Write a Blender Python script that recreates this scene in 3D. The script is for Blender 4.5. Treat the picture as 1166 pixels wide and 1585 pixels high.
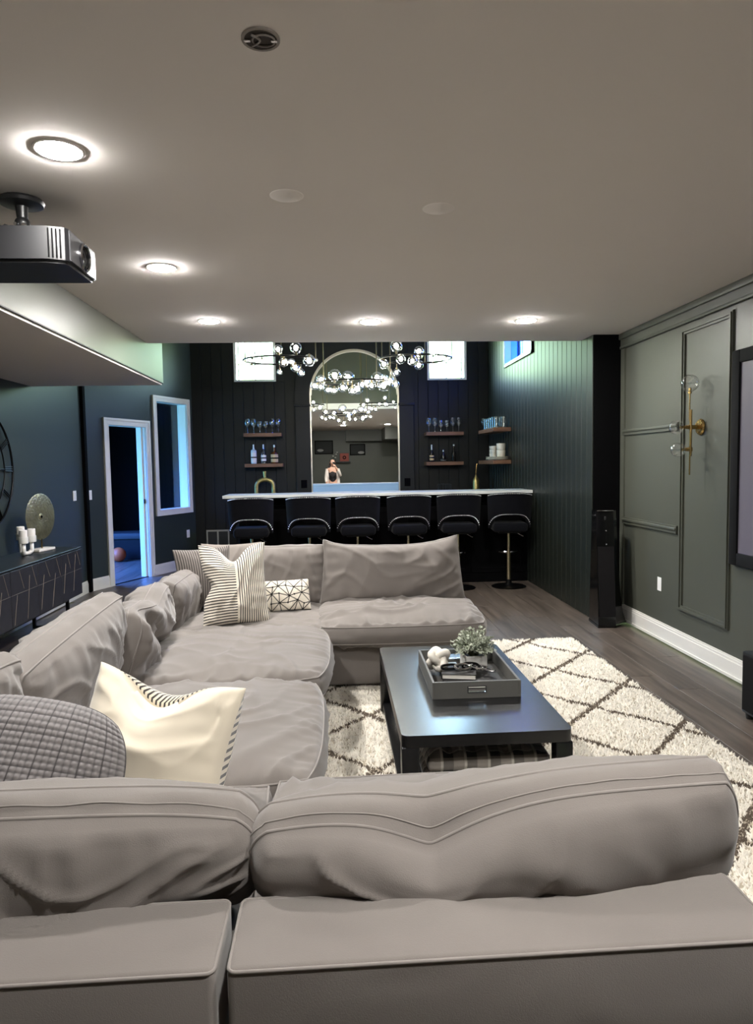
import bpy, bmesh, math, random
from mathutils import Vector, Matrix, noise

for _o in list(bpy.data.objects):
    bpy.data.objects.remove(_o)
SC = bpy.context.scene
COL = SC.collection
PI = math.pi
R = math.radians

# ------------------------------------------------------------------ camera
H = 1.48
F_PX, W_PX = 1075.4, 1166
PITCH, YAW, ROLL = 0.06873, 0.06109, -0.01645
_f = Vector((math.sin(YAW) * math.cos(PITCH), math.cos(YAW) * math.cos(PITCH), -math.sin(PITCH)))
_r = Vector((math.cos(YAW), -math.sin(YAW), 0))
_u = _r.cross(_f)
_r2 = math.cos(ROLL) * _r + math.sin(ROLL) * _u
_u2 = _r2.cross(_f)
cam = bpy.data.cameras.new('camera')
cam.sensor_fit = 'HORIZONTAL'
cam.sensor_width = 36
cam.lens = F_PX / W_PX * 36
cam.clip_start = 0.05
cam.clip_end = 200
cam_o = bpy.data.objects.new('camera', cam)
COL.objects.link(cam_o)
cam_o.matrix_world = Matrix(((_r2.x, _u2.x, -_f.x, 0), (_r2.y, _u2.y, -_f.y, 0), (_r2.z, _u2.z, -_f.z, H), (0, 0, 0, 1)))
SC.camera = cam_o

# ------------------------------------------------------------------ light levels and exposure
CAN = 385.0          # recessed ceiling lamps
BULB = 55.0         # chandelier bulbs
SKY = 38.0
SC.view_settings.view_transform = 'Standard'
SC.view_settings.look = 'None'
SC.view_settings.gamma = 1.0
SC.view_settings.use_curve_mapping = False
SC.view_settings.exposure = 1.12
SC.cycles.use_denoising = True
SC.cycles.sample_clamp_indirect = 6.0
SC.cycles.max_bounces = 9
SC.cycles.diffuse_bounces = 5
SC.cycles.glossy_bounces = 5
SC.cycles.transparent_max_bounces = 24
SC.cycles.caustics_reflective = False
SC.cycles.caustics_refractive = False
SC.cycles.use_light_tree = True

wd = bpy.data.worlds.new('sky')
SC.world = wd
wd.use_nodes = True
nt = wd.node_tree
nt.nodes.clear()
_wo = nt.nodes.new('ShaderNodeOutputWorld')
_bg = nt.nodes.new('ShaderNodeBackground')
_tc = nt.nodes.new('ShaderNodeTexCoord')
_sx = nt.nodes.new('ShaderNodeSeparateXYZ')
_rp = nt.nodes.new('ShaderNodeValToRGB')
# sunlit greenery low down, open blue sky above it
_rp.color_ramp.elements[0].position = 0.12
_rp.color_ramp.elements[0].color = (0.185, 0.27, 0.115, 1)
_rp.color_ramp.elements[1].position = 0.36
_rp.color_ramp.elements[1].color = (0.50, 0.74, 0.98, 1)
nt.links.new(_tc.outputs['Generated'], _sx.inputs[0])
nt.links.new(_sx.outputs['Z'], _rp.inputs[0])
nt.links.new(_rp.outputs[0], _bg.inputs['Color'])
_bg.inputs['Strength'].default_value = SKY
nt.links.new(_bg.outputs[0], _wo.inputs[0])


def portal(name, loc, rot, sx, sy):
    l = bpy.data.lights.new(name, 'AREA')
    l.shape = 'RECTANGLE'
    l.size, l.size_y = sx, sy
    l.cycles.is_portal = True
    o = bpy.data.objects.new(name, l)
    COL.objects.link(o)
    o.location = loc
    o.rotation_euler = rot
    return o


portal('sky_portal', (-1.14, 10.72, 3.09), (R(-90), 0, 0), 0.66, 0.74)
portal('sky_portal', (1.755, 10.72, 3.09), (R(-90), 0, 0), 0.66, 0.74)
portal('sky_portal', (2.52, 8.88, 3.12), (0, R(90), 0), 0.74, 1.36)
portal('sky_portal', (-4.47, 9.75, 1.28), (0, R(-90), 0), 2.44, 2.1)

# ------------------------------------------------------------------ materials
MATS = {}


def srgb(r, g, b):
    def c(v):
        v /= 255.0
        return v / 12.92 if v <= 0.04045 else ((v + 0.055) / 1.055) ** 2.4
    return (c(r), c(g), c(b), 1)


def mat(name, col, rough=0.6, metal=0.0, spec=0.5, var=0.0, vscale=4.0, bump=0.0, bscale=60.0, vstretch=(1, 1, 1),
        emit=None, estr=0.0, sheen=0.0, coat=0.0, objrand=0.0, bdist=0.01):
    m = bpy.data.materials.new(name)
    m.use_nodes = True
    n = m.node_tree
    b = n.nodes['Principled BSDF']
    b.inputs['Base Color'].default_value = col
    b.inputs['Roughness'].default_value = rough
    b.inputs['Metallic'].default_value = metal
    b.inputs['Specular IOR Level'].default_value = spec
    if sheen:
        b.inputs['Sheen Weight'].default_value = sheen
        b.inputs['Sheen Roughness'].default_value = 0.5
    if coat:
        b.inputs['Coat Weight'].default_value = coat
        b.inputs['Coat Roughness'].default_value = 0.1
    if emit:
        b.inputs['Emission Color'].default_value = emit
        b.inputs['Emission Strength'].default_value = estr
    tc = n.nodes.new('ShaderNodeTexCoord')
    if var or objrand:
        mp = n.nodes.new('ShaderNodeMapping')
        mp.inputs['Scale'].default_value = vstretch
        n.links.new(tc.outputs['Object'], mp.inputs[0])
        nz = n.nodes.new('ShaderNodeTexNoise')
        nz.inputs['Scale'].default_value = vscale
        nz.inputs['Detail'].default_value = 5
        n.links.new(mp.outputs[0], nz.inputs['Vector'])
        mr = n.nodes.new('ShaderNodeMapRange')
        mr.inputs[1].default_value = 0.3
        mr.inputs[2].default_value = 0.7
        mr.inputs[3].default_value = 1 - var
        mr.inputs[4].default_value = 1 + var
        n.links.new(nz.outputs[0], mr.inputs[0])
        last = mr.outputs[0]
        if objrand:
            oi = n.nodes.new('ShaderNodeObjectInfo')
            m2 = n.nodes.new('ShaderNodeMapRange')
            m2.inputs[3].default_value = 1 - objrand
            m2.inputs[4].default_value = 1 + objrand
            n.links.new(oi.outputs['Random'], m2.inputs[0])
            mm = n.nodes.new('ShaderNodeMath')
            mm.operation = 'MULTIPLY'
            n.links.new(last, mm.inputs[0])
            n.links.new(m2.outputs[0], mm.inputs[1])
            last = mm.outputs[0]
            av = n.nodes.new('ShaderNodeVectorMath')
            av.operation = 'MULTIPLY_ADD'
            cb = n.nodes.new('ShaderNodeCombineXYZ')
            for k in range(3):
                n.links.new(oi.outputs['Random'], cb.inputs[k])
            av.inputs[1].default_value = (37, 61, 13)
            n.links.new(cb.outputs[0], av.inputs[0])
            n.links.new(tc.outputs['Object'], av.inputs[2])
            n.links.new(av.outputs[0], mp.inputs[0])
        vm = n.nodes.new('ShaderNodeVectorMath')
        vm.operation = 'SCALE'
        vm.inputs[0].default_value = col[:3]
        n.links.new(last, vm.inputs['Scale'])
        n.links.new(vm.outputs[0], b.inputs['Base Color'])
    if bump:
        nz2 = n.nodes.new('ShaderNodeTexNoise')
        nz2.inputs['Scale'].default_value = bscale
        nz2.inputs['Detail'].default_value = 4
        n.links.new(tc.outputs['Object'], nz2.inputs['Vector'])
        bp = n.nodes.new('ShaderNodeBump')
        bp.inputs['Strength'].default_value = bump
        bp.inputs['Distance'].default_value = bdist
        n.links.new(nz2.outputs[0], bp.inputs['Height'])
        n.links.new(bp.outputs[0], b.inputs['Normal'])
    MATS[name] = m
    return m


def thin_glass(name, tint=(1, 1, 1, 1), gloss=0.02, lo=0.05, hi=0.85, power=4.0):
    m = bpy.data.materials.new(name)
    m.use_nodes = True
    n = m.node_tree
    n.nodes.clear()
    out = n.nodes.new('ShaderNodeOutputMaterial')
    mix = n.nodes.new('ShaderNodeMixShader')
    tr = n.nodes.new('ShaderNodeBsdfTransparent')
    tr.inputs[0].default_value = tint
    gl = n.nodes.new('ShaderNodeBsdfGlossy')
    gl.inputs['Roughness'].default_value = gloss
    # symmetric Schlick reflectance, the same from both sides of the thin wall
    lw = n.nodes.new('ShaderNodeLayerWeight')
    lw.inputs['Blend'].default_value = 0.5
    pw = n.nodes.new('ShaderNodeMath')
    pw.operation = 'POWER'
    pw.inputs[1].default_value = power
    n.links.new(lw.outputs['Facing'], pw.inputs[0])
    ma = n.nodes.new('ShaderNodeMath')
    ma.operation = 'MULTIPLY_ADD'
    ma.inputs[1].default_value = hi
    ma.inputs[2].default_value = lo
    n.links.new(pw.outputs[0], ma.inputs[0])
    n.links.new(ma.outputs[0], mix.inputs[0])
    n.links.new(tr.outputs[0], mix.inputs[1])
    n.links.new(gl.outputs[0], mix.inputs[2])
    n.links.new(mix.outputs[0], out.inputs[0])
    MATS[name] = m
    return m


mat('wall_green', srgb(75, 77, 68), 0.42, spec=0.5, var=0.04, vscale=1.5, bump=0.05, bscale=250, bdist=0.002)
mat('wall_teal', srgb(48, 56, 53), 0.42, spec=0.5, var=0.04, vscale=1.5, bump=0.05, bscale=250, bdist=0.002)
mat('wall_black', srgb(15, 18, 18), 0.5, spec=0.3, var=0.05, vscale=2)
mat('shiplap_paint', srgb(30, 34, 30), 0.38, spec=0.36, var=0.04, vscale=2)
mat('pier_black', srgb(5, 5, 6), 0.8, spec=0.06)
mat('ceiling_paint', srgb(243, 238, 232), 0.9, spec=0.2, var=0.015, vscale=0.8, bump=0.03, bscale=200, bdist=0.002)
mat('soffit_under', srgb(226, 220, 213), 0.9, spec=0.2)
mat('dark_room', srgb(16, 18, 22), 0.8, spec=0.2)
mat('white_trim', srgb(226, 224, 218), 0.38, spec=0.5)
mat('plank', srgb(85, 76, 69), 0.36, spec=0.5, var=0.42, vscale=5, vstretch=(5, 0.55, 1), objrand=0.16, bump=0.08, bscale=40, bdist=0.002)
mat('sofa_fabric', srgb(117, 111, 106), 0.92, spec=0.15, var=0.07, vscale=3, bump=0.25, bscale=420, sheen=0.25, bdist=0.002)
mat('sofa_piping', srgb(129, 123, 118), 0.9, spec=0.15, sheen=0.2)
mat('black_wood', srgb(22, 22, 23), 0.26, spec=0.5, var=0.25, vscale=6, vstretch=(9, 0.8, 1), bump=0.12, bscale=30, bdist=0.002)
mat('black_satin', srgb(17, 17, 18), 0.4)
mat('black_metal', srgb(14, 14, 15), 0.35, metal=0.6)
mat('plastic_dark', srgb(13, 13, 15), 0.42)
mat('plastic_grey', srgb(62, 62, 64), 0.34, metal=0.5)
mat('chrome', srgb(215, 215, 218), 0.12, metal=1.0)
mat('pole_metal', srgb(205, 192, 160), 0.22, metal=1.0)
mat('nailhead', srgb(220, 220, 222), 0.35, metal=0.8)
mat('bronze_rod', srgb(120, 108, 84), 0.3, metal=1.0)
mat('brass', srgb(170, 143, 92), 0.25, metal=1.0)
mat('gold_hammered', srgb(176, 160, 104), 0.36, metal=0.9, var=0.25, vscale=18, bump=0.5, bscale=45)
mat('bronze_disc', srgb(150, 146, 112), 0.36, metal=0.8, var=0.3, vscale=9, bump=0.5, bscale=50)
mat('quartz', srgb(225, 228, 226), 0.2, spec=0.5, var=0.04, vscale=3)
mat('velvet_black', srgb(7, 8, 14), 0.85, spec=0.12, sheen=0.05)
mat('walnut', srgb(116, 82, 60), 0.5, var=0.3, vscale=5, vstretch=(1, 6, 6))
mat('white_ceramic', srgb(232, 230, 224), 0.3)
mat('cream_ceramic', srgb(226, 220, 204), 0.35)
mat('white_stone', srgb(228, 222, 210), 0.6, var=0.05, vscale=20, bump=0.2, bscale=80)
mat('candle_wax', srgb(236, 232, 226), 0.55)
mat('tray_grey', srgb(92, 91, 87), 0.6, var=0.05, vscale=8, bump=0.3, bscale=300, bdist=0.002)
mat('tray_inside', srgb(58, 56, 53), 0.7)
mat('book_black', srgb(26, 25, 25), 0.6)
mat('paper', srgb(226, 222, 212), 0.85, var=0.08, vscale=40, vstretch=(1, 1, 12))
mat('leaf', srgb(176, 182, 164), 0.6, var=0.3, vscale=30)
mat('stem', srgb(92, 96, 72), 0.7)
mat('pot_concrete', srgb(198, 196, 190), 0.7, var=0.12, vscale=14, bump=0.2)
mat('rug_base', srgb(176, 166, 148), 0.95, spec=0.1)
mat('rug_cream', srgb(226, 219, 205), 0.95, spec=0.1, var=0.12, vscale=25, sheen=0.2)
mat('rug_dark', srgb(92, 82, 72), 0.95, spec=0.1, var=0.2, vscale=25)
mat('knit_grey', srgb(104, 101, 101), 0.95, spec=0.1, var=0.12, vscale=30, sheen=0.3)
mat('cream_velvet', srgb(228, 217, 192), 0.85, spec=0.2, var=0.04, vscale=5, sheen=0.5)
mat('grey_pillow', srgb(134, 127, 121), 0.92, spec=0.1, var=0.06, vscale=6, bump=0.2, bscale=300, bdist=0.002)
mat('screen_border', srgb(8, 8, 11), 0.85, spec=0.2)
mat('screen_grey', srgb(96, 92, 104), 0.5, spec=0.4)
mat('console_black', srgb(36, 35, 38), 0.42, var=0.2, vscale=6, vstretch=(1, 3, 3))
mat('inlay', srgb(150, 138, 124), 0.35, metal=0.5)
mat('plate_white', srgb(236, 236, 232), 0.4)
mat('grille_grey', srgb(150, 150, 146), 0.5)
mat('grille_dark', srgb(42, 44, 46), 0.7)
mat('speaker_cloth', srgb(26, 25, 26), 0.9, spec=0.1)
mat('gloss_black', srgb(10, 10, 11), 0.12)
mat('mirror_silver', (0.86, 0.88, 0.86, 1), 0.004, metal=1.0)
mat('mirror_frame', srgb(206, 200, 186), 0.3, metal=0.9)
mat('lamp_lens', (1, 1, 1, 1), 0.5, emit=(1.0, 0.972, 0.94, 1), estr=CAN)
mat('bulb', (1, 1, 1, 1), 0.5, emit=(1.0, 0.97, 0.82, 1), estr=BULB)
mat('whiskey', srgb(92, 52, 22), 0.15)
mat('bottle_frost', srgb(196, 214, 224), 0.35)
mat('bottle_dark', srgb(24, 20, 18), 0.12)
mat('label_white', srgb(228, 228, 226), 0.6)
mat('label_tan', srgb(206, 182, 140), 0.6)
mat('foil', srgb(206, 208, 212), 0.3, metal=0.8)
mat('orange_ball', srgb(186, 82, 40), 0.6)
mat('red_box', srgb(150, 58, 40), 0.5)
mat('skin', srgb(222, 172, 148), 0.55)
mat('hair', srgb(40, 24, 20), 0.5)
mat('cardigan', srgb(226, 214, 206), 0.9)
mat('dark_top', srgb(44, 38, 38), 0.8, var=0.6, vscale=30)
mat('jeans', srgb(44, 48, 60), 0.85)
mat('box_metal', srgb(150, 144, 136), 0.5, metal=0.3)
mat('box_hole', srgb(70, 65, 60), 0.8)
def creases(name, scale=3.2, strength=0.38, dist=0.02):
    """soft creases of loose cotton covers"""
    n = MATS[name].node_tree
    b = n.nodes['Principled BSDF']
    old = b.inputs['Normal'].links[0].from_node
    tc = n.nodes.new('ShaderNodeTexCoord')
    mp = n.nodes.new('ShaderNodeMapping')
    mp.inputs['Scale'].default_value = (1.0, 1.0, 1.6)
    mp.inputs['Rotation'].default_value = (0.5, 0.3, 0.6)
    n.links.new(tc.outputs['Object'], mp.inputs[0])
    nz = n.nodes.new('ShaderNodeTexNoise')
    nz.noise_type = 'RIDGED_MULTIFRACTAL'
    nz.inputs['Scale'].default_value = scale
    nz.inputs['Detail'].default_value = 2.5
    nz.inputs['Roughness'].default_value = 0.45
    nz.inputs['Distortion'].default_value = 0.9
    n.links.new(mp.outputs[0], nz.inputs['Vector'])
    bp = n.nodes.new('ShaderNodeBump')
    bp.inputs['Strength'].default_value = strength
    bp.inputs['Distance'].default_value = dist
    n.links.new(nz.outputs[0], bp.inputs['Height'])
    n.links.new(bp.outputs[0], old.inputs['Normal'])


creases('sofa_fabric')
thin_glass('globe_glass', lo=0.10, hi=0.85, power=2.2)
thin_glass('clear_glass', (0.90, 0.92, 0.92, 1), 0.09, lo=0.22, hi=0.7, power=2.0)
thin_glass('pane_glass', (0.93, 0.96, 0.97, 1), 0.02, lo=0.05, power=4.0)
thin_glass('window_glass', (0.95, 0.98, 1.0, 1), 0.01)
thin_glass('window_glass_pale_blue', (0.34, 0.54, 1.0, 1), 0.01)  # blue of the incoming daylight is put into the pane colour
thin_glass('window_glass_blue', (0.10, 0.24, 0.75, 1), 0.03)  # glass tint stands in for bluer sky light on this side


def attr_mat(name, build, rough=0.9, sheen=0.2):
    """fabric whose print follows the cloth's own u,v (stored on the mesh as 'puv')"""
    m = bpy.data.materials.new(name)
    m.use_nodes = True
    n = m.node_tree
    b = n.nodes['Principled BSDF']
    b.inputs['Roughness'].default_value = rough
    b.inputs['Specular IOR Level'].default_value = 0.15
    b.inputs['Sheen Weight'].default_value = sheen
    at = n.nodes.new('ShaderNodeAttribute')
    at.attribute_name = 'puv'
    sp = n.nodes.new('ShaderNodeSeparateXYZ')
    n.links.new(at.outputs['Vector'], sp.inputs[0])
    build(n, b, sp)
    MATS[name] = m
    return m


def nmath(n, op, a, b=None, c=None):
    x = n.nodes.new('ShaderNodeMath')
    x.operation = op
    for i, v in enumerate((a, b, c)):
        if v is None:
            continue
        if isinstance(v, (int, float)):
            x.inputs[i].default_value = v
        else:
            n.links.new(v, x.inputs[i])
    return x.outputs[0]


def nmix(n, fac, c1, c2):
    x = n.nodes.new('ShaderNodeMix')
    x.data_type = 'RGBA'
    n.links.new(fac, x.inputs[0]) if not isinstance(fac, (int, float)) else None
    for i, c in ((6, c1), (7, c2)):
        if isinstance(c, tuple):
            x.inputs[i].default_value = c
        else:
            n.links.new(c, x.inputs[i])
    return x.outputs[2]


CREAM = srgb(226, 218, 202)
INK = srgb(58, 54, 52)


def b_stripe2(n, b, sp):
    sv = nmath(n, 'GREATER_THAN', nmath(n, 'SINE', nmath(n, 'MULTIPLY', sp.outputs['Y'], 92.0)), 0.2)
    su = nmath(n, 'GREATER_THAN', nmath(n, 'SINE', nmath(n, 'MULTIPLY', sp.outputs['X'], 92.0)), 0.2)
    side = nmath(n, 'GREATER_THAN', sp.outputs['X'], 0.02)
    f = nmath(n, 'ADD', nmath(n, 'MULTIPLY', side, su), nmath(n, 'MULTIPLY', nmath(n, 'SUBTRACT', 1.0, side), sv))
    seam = nmath(n, 'LESS_THAN', nmath(n, 'ABSOLUTE', nmath(n, 'SUBTRACT', sp.outputs['X'], 0.02)), 0.02)
    f = nmath(n, 'MULTIPLY', f, nmath(n, 'SUBTRACT', 1.0, seam))
    n.links.new(nmix(n, f, CREAM, srgb(70, 66, 64)), b.inputs['Base Color'])


def b_cream_back(n, b, sp):
    # cream velvet on the face side (z<0), striped ticking on the other and along the gusset
    st = nmath(n, 'GREATER_THAN', nmath(n, 'SINE', nmath(n, 'MULTIPLY', nmath(n, 'ADD', sp.outputs['X'], nmath(n, 'MULTIPLY', sp.outputs['Y'], 0.55)), 105.0)), 0.2)
    bk = nmath(n, 'GREATER_THAN', sp.outputs['Z'], 0.3)
    c = nmix(n, nmath(n, 'MULTIPLY', st, bk), srgb(216, 206, 186), INK)
    n.links.new(c, b.inputs['Base Color'])


def b_darkstripe(n, b, sp):
    st = nmath(n, 'GREATER_THAN', nmath(n, 'SINE', nmath(n, 'MULTIPLY', sp.outputs['X'], 80.0)), 0.0)
    n.links.new(nmix(n, st, srgb(126, 119, 114), srgb(70, 66, 64)), b.inputs['Base Color'])


def b_geo(n, b, sp):
    at = n.nodes.new('ShaderNodeAttribute')
    at.attribute_name = 'ink'
    n.links.new(nmix(n, at.outputs['Fac'], CREAM, srgb(26, 24, 23)), b.inputs['Base Color'])


def b_plaid(n, b, sp):
    def band(o, k, lo):
        s = nmath(n, 'SINE', nmath(n, 'MULTIPLY', o, k))
        return nmath(n, 'GREATER_THAN', s, lo)
    a = band(sp.outputs['X'], 16.0, 0.1)
    c = band(sp.outputs['Y'], 22.0, 0.1)
    t = nmath(n, 'GREATER_THAN', nmath(n, 'SINE', nmath(n, 'MULTIPLY_ADD', sp.outputs['X'], 16.0, 1.6)), 0.94)
    t2 = nmath(n, 'GREATER_THAN', nmath(n, 'SINE', nmath(n, 'MULTIPLY_ADD', sp.outputs['Y'], 22.0, 1.6)), 0.94)
    s = nmath(n, 'MULTIPLY', nmath(n, 'ADD', a, c), 0.5)
    col = nmix(n, s, srgb(136, 130, 124), srgb(30, 29, 29))
    col = nmix(n, nmath(n, 'MULTIPLY', nmath(n, 'MAXIMUM', t, t2), 0.6), col, srgb(196, 190, 180))
    n.links.new(col, b.inputs['Base Color'])


def b_knit(n, b, sp):
    at_ = n.nodes.new('ShaderNodeAttribute')
    at_.attribute_name = 'ink'
    n.links.new(nmix(n, at_.outputs['Fac'], srgb(126, 122, 121), srgb(62, 59, 60)), b.inputs['Base Color'])  # shade in the gaps between beads is painted as darker yarn


attr_mat('knit_yarn', b_knit, 0.95, 0.3)
attr_mat('stripe_pillow', b_stripe2)
attr_mat('cream_striped', b_cream_back, 0.85, 0.5)
attr_mat('dark_stripe', b_darkstripe)
attr_mat('geo_print', b_geo)
attr_mat('plaid', b_plaid, 0.95, 0.3)


# ------------------------------------------------------------------ helpers
class B:
    """collects shapes, then links them as one mesh object"""

    def __init__(s):
        s.bm = bmesh.new()

    def _xf(s, vs, m):
        if m is not None:
            bmesh.ops.transform(s.bm, matrix=m, verts=vs)

    def box(s, x0, x1, y0, y1, z0, z1, bev=0.0, seg=2, m=None):
        r = bmesh.ops.create_cube(s.bm, size=1.0)
        vs = r['verts']
        bmesh.ops.transform(s.bm, verts=vs, matrix=Matrix.Translation(((x0 + x1) / 2, (y0 + y1) / 2, (z0 + z1) / 2)) @ Matrix.Diagonal((abs(x1 - x0), abs(y1 - y0), abs(z1 - z0), 1)))
        if bev:
            es = list({e for v in vs for e in v.link_edges})
            o = bmesh.ops.bevel(s.bm, geom=es, offset=bev, segments=seg, affect='EDGES', profile=0.5)
            vs = list({v for f in o['faces'] for v in f.verts} | {v for v in vs if v.is_valid})
            done = set(vs)
            for v in list(vs):
                for e in v.link_edges:
                    for w in e.verts:
                        if w not in done:
                            done.add(w)
                            vs.append(w)
        s._xf(vs, m)
        return s

    def cyl(s, p0, p1, r0, r1=None, seg=16, caps=True):
        r1 = r0 if r1 is None else r1
        p0, p1 = Vector(p0), Vector(p1)
        d = p1 - p0
        q = d.to_track_quat('Z', 'Y').to_matrix().to_4x4()
        a, b = [], []
        for i in range(seg):
            t = 2 * PI * i / seg
            c = Vector((math.cos(t), math.sin(t), 0))
            a.append(s.bm.verts.new(p0 + (q @ (c * r0))))
            b.append(s.bm.verts.new(p1 + (q @ (c * r1))))
        for i in range(seg):
            j = (i + 1) % seg
            s.bm.faces.new((a[i], a[j], b[j], b[i]))
        if caps:
            s.bm.faces.new(a[::-1])
            s.bm.faces.new(b)
        return s

    def tube(s, pts, r, seg=8, closed=False):
        pts = [Vector(p) for p in pts]
        n = len(pts)
        rings = []
        up = Vector((0, 0, 1))
        prev = None
        for i in range(n):
            if closed:
                t = (pts[(i + 1) % n] - pts[i - 1]).normalized()
            else:
                t = (pts[min(i + 1, n - 1)] - pts[max(i - 1, 0)]).normalized()
            if prev is None:
                a = t.cross(up)
                if a.length < 0.1:
                    a = t.cross(Vector((1, 0, 0)))
            else:
                a = prev - t * prev.dot(t)
            a.normalize()
            prev = a
            b = t.cross(a)
            rr = r[i] if isinstance(r, (list, tuple)) else r
            rings.append([s.bm.verts.new(pts[i] + a * (rr * math.cos(2 * PI * k / seg)) + b * (rr * math.sin(2 * PI * k / seg))) for k in range(seg)])
        m = n if closed else n - 1
        for i in range(m):
            A, Bq = rings[i], rings[(i + 1) % n]
            for k in range(seg):
                l = (k + 1) % seg
                s.bm.faces.new((A[k], A[l], Bq[l], Bq[k]))
        if not closed:
            s.bm.faces.new(rings[0][::-1])
            s.bm.faces.new(rings[-1])
        return s

    def lathe(s, prof, seg=20, c=(0, 0, 0), m=None, close=True):
        rows = []
        for r, z in prof:
            if r < 1e-5:
                rows.append([s.bm.verts.new((c[0], c[1], c[2] + z))])
            else:
                rows.append([s.bm.verts.new((c[0] + r * math.cos(2 * PI * k / seg), c[1] + r * math.sin(2 * PI * k / seg), c[2] + z)) for k in range(seg)])
        for A, Q in zip(rows[:-1], rows[1:]):
            for k in range(seg):
                l = (k + 1) % seg
                if len(A) == 1 and len(Q) == 1:
                    continue
                if len(A) == 1:
                    s.bm.faces.new((A[0], Q[l], Q[k]))
                elif len(Q) == 1:
                    s.bm.faces.new((A[k], A[l], Q[0]))
                else:
                    s.bm.faces.new((A[k], A[l], Q[l], Q[k]))
        s._xf([v for r in rows for v in r], m)
        return s

    def ball(s, c, r, seg=14, rings=9, sc=(1, 1, 1)):
        prof = [(r * math.sin(PI * i / rings), -r * math.cos(PI * i / rings)) for i in range(rings + 1)]
        prof[0] = (0, -r)
        prof[-1] = (0, r)
        return s.lathe(prof, seg, (0, 0, 0), Matrix.Translation(c) @ Matrix.Diagonal((sc[0], sc[1], sc[2], 1)))

    def prism(s, poly, f):
        """poly: list of (a,b); f(a,b,k) -> xyz for k = 0, 1"""
        lo = [s.bm.verts.new(f(a, b, 0)) for a, b in poly]
        hi = [s.bm.verts.new(f(a, b, 1)) for a, b in poly]
        n = len(poly)
        s.bm.faces.new(lo[::-1])
        s.bm.faces.new(hi)
        for i in range(n):
            j = (i + 1) % n
            s.bm.faces.new((lo[i], lo[j], hi[j], hi[i]))
        return s

    def quad(s, a, b, c, d):
        s.bm.faces.new([s.bm.verts.new(p) for p in (a, b, c, d)])
        return s

    def mesh(s, name, angle=35):
        bmesh.ops.recalc_face_normals(s.bm, faces=s.bm.faces[:])
        me = bpy.data.meshes.new(name)
        s.bm.to_mesh(me)
        s.bm.free()
        me.shade_smooth()
        me.set_sharp_from_angle(angle=R(angle))
        return me

    def obj(s, name, m, parent=None, angle=35):
        me = s.mesh(name, angle)
        me.materials.append(MATS[m])
        return link(name, me, parent)


def link(name, me, parent=None):
    o = bpy.data.objects.new(name, me)
    COL.objects.link(o)
    if parent is not None:
        o.parent = parent
    return o


def tag(o, label, cat, group=None):
    o['label'] = label
    o['category'] = cat
    if group:
        o['group'] = group
    return o


def thing(name, label, cat, loc=(0, 0, 0), rotz=0.0, group=None):
    o = bpy.data.objects.new(name, None)
    o.empty_display_size = 0.1
    COL.objects.link(o)
    o.location = loc
    o.rotation_euler = (0, 0, rotz)
    return tag(o, label, cat, group)


def struct(o):
    o['kind'] = 'structure'
    return o


def dup(root, loc, rotz=None, label=None, parent=None):
    c = root.copy()
    COL.objects.link(c)
    c.parent = parent
    if loc is not None:
        c.location = loc
    if rotz is not None:
        c.rotation_euler = (0, 0, rotz)
    if label:
        c['label'] = label
    for ch in list(root.children):
        dup(ch, None, None, None, c)
    return c


def N3(x, y, z):
    return noise.noise(Vector((x, y, z)))
# ------------------------------------------------------------------ the room
XR, XS, YM, ZC, ZH = 2.67, 2.39, 10.6, 2.627, 3.8
YE, YP = 6.62, 6.30          # ceiling edge, pier front
XSOF = -1.686

floor = struct(B().box(-5.4, 2.8, -2.4, 13.2, -0.12, -0.013).obj('floor', 'plank'))
_pm = B().box(-0.0935, 0.0935, -0.5, 0.5, -0.0125, 0, 0.0012, 1).mesh('plank')
_pm.materials.append(MATS['plank'])
random.seed(4)
PW = 0.189
for i in range(-23, 15):
    x = i * PW + 0.02
    ends = [0.9 + random.random() * 1.2]
    if x > 2.62 or x < -4.3:
        continue
    y0 = 1.0
    y = ends[0]
    while True:
        y1 = min(y, 11.9 if x < -2.0 else 10.55)
        if x < -3.0 and y1 < 8.9:
            pass
        elif y1 - y0 > 0.15:
            p = link('plank', _pm, floor)
            p.location = (x, (y0 + y1) / 2, 0)
            p.scale = (1, (y1 - y0) - 0.003, 1)
        y0 = y1
        if y >= (11.9 if x < -2.0 else 10.55):
            break
        y += 1.5

ceiling = struct(B().box(XSOF, 2.79, -2.4, YE, ZC, ZC + 0.12).obj('ceiling', 'ceiling_paint'))
struct(B().box(-3.1, 2.6, 6.5, 10.75, ZH, ZH + 0.1).obj('ceiling_upper', 'ceiling_paint'))
struct(B().box(XSOF, XS + 0.02, YE - 0.12, YE - 0.001, ZC + 0.12, ZH).obj('wall_upper', 'wall_green'))
bulk = struct(B().box(-2.97, XSOF, -2.35, 7.17, 2.32, ZC + 0.12).box(-2.97, XSOF, YE - 0.12, 7.17, ZC + 0.11, ZH).obj('ceiling_bulkhead', 'wall_green'))
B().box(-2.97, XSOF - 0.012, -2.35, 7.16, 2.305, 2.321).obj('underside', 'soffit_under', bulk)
B().box(XSOF - 0.006, XSOF + 0.004, -2.35, 7.173, 2.320, 2.327).obj('edge_bead', 'wall_black', bulk)

wl = struct(B().box(-3.09, -2.97, -2.35, 8.5, 0, ZH).obj('wall_left', 'wall_teal'))
B().box(-2.985, -2.93, 8.455, 8.535, 0.0, ZH, 0.004, 1).obj('corner_strip', 'pier_black', wl)
struct(B().box(-3.0, 2.79, -2.47, -2.35, 0, ZC).obj('wall_back', 'wall_green'))
struct(B().box(0.44, 1.62, -2.35, -1.9, 2.25, ZC).box(1.62, XR, -2.35, -0.4, 2.25, ZC).obj('ceiling_box_back', 'wall_green'))

# angled wall with the door and the inner window, built along its own axis
AW = bpy.data.objects.new('wall_angled', None)


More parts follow.
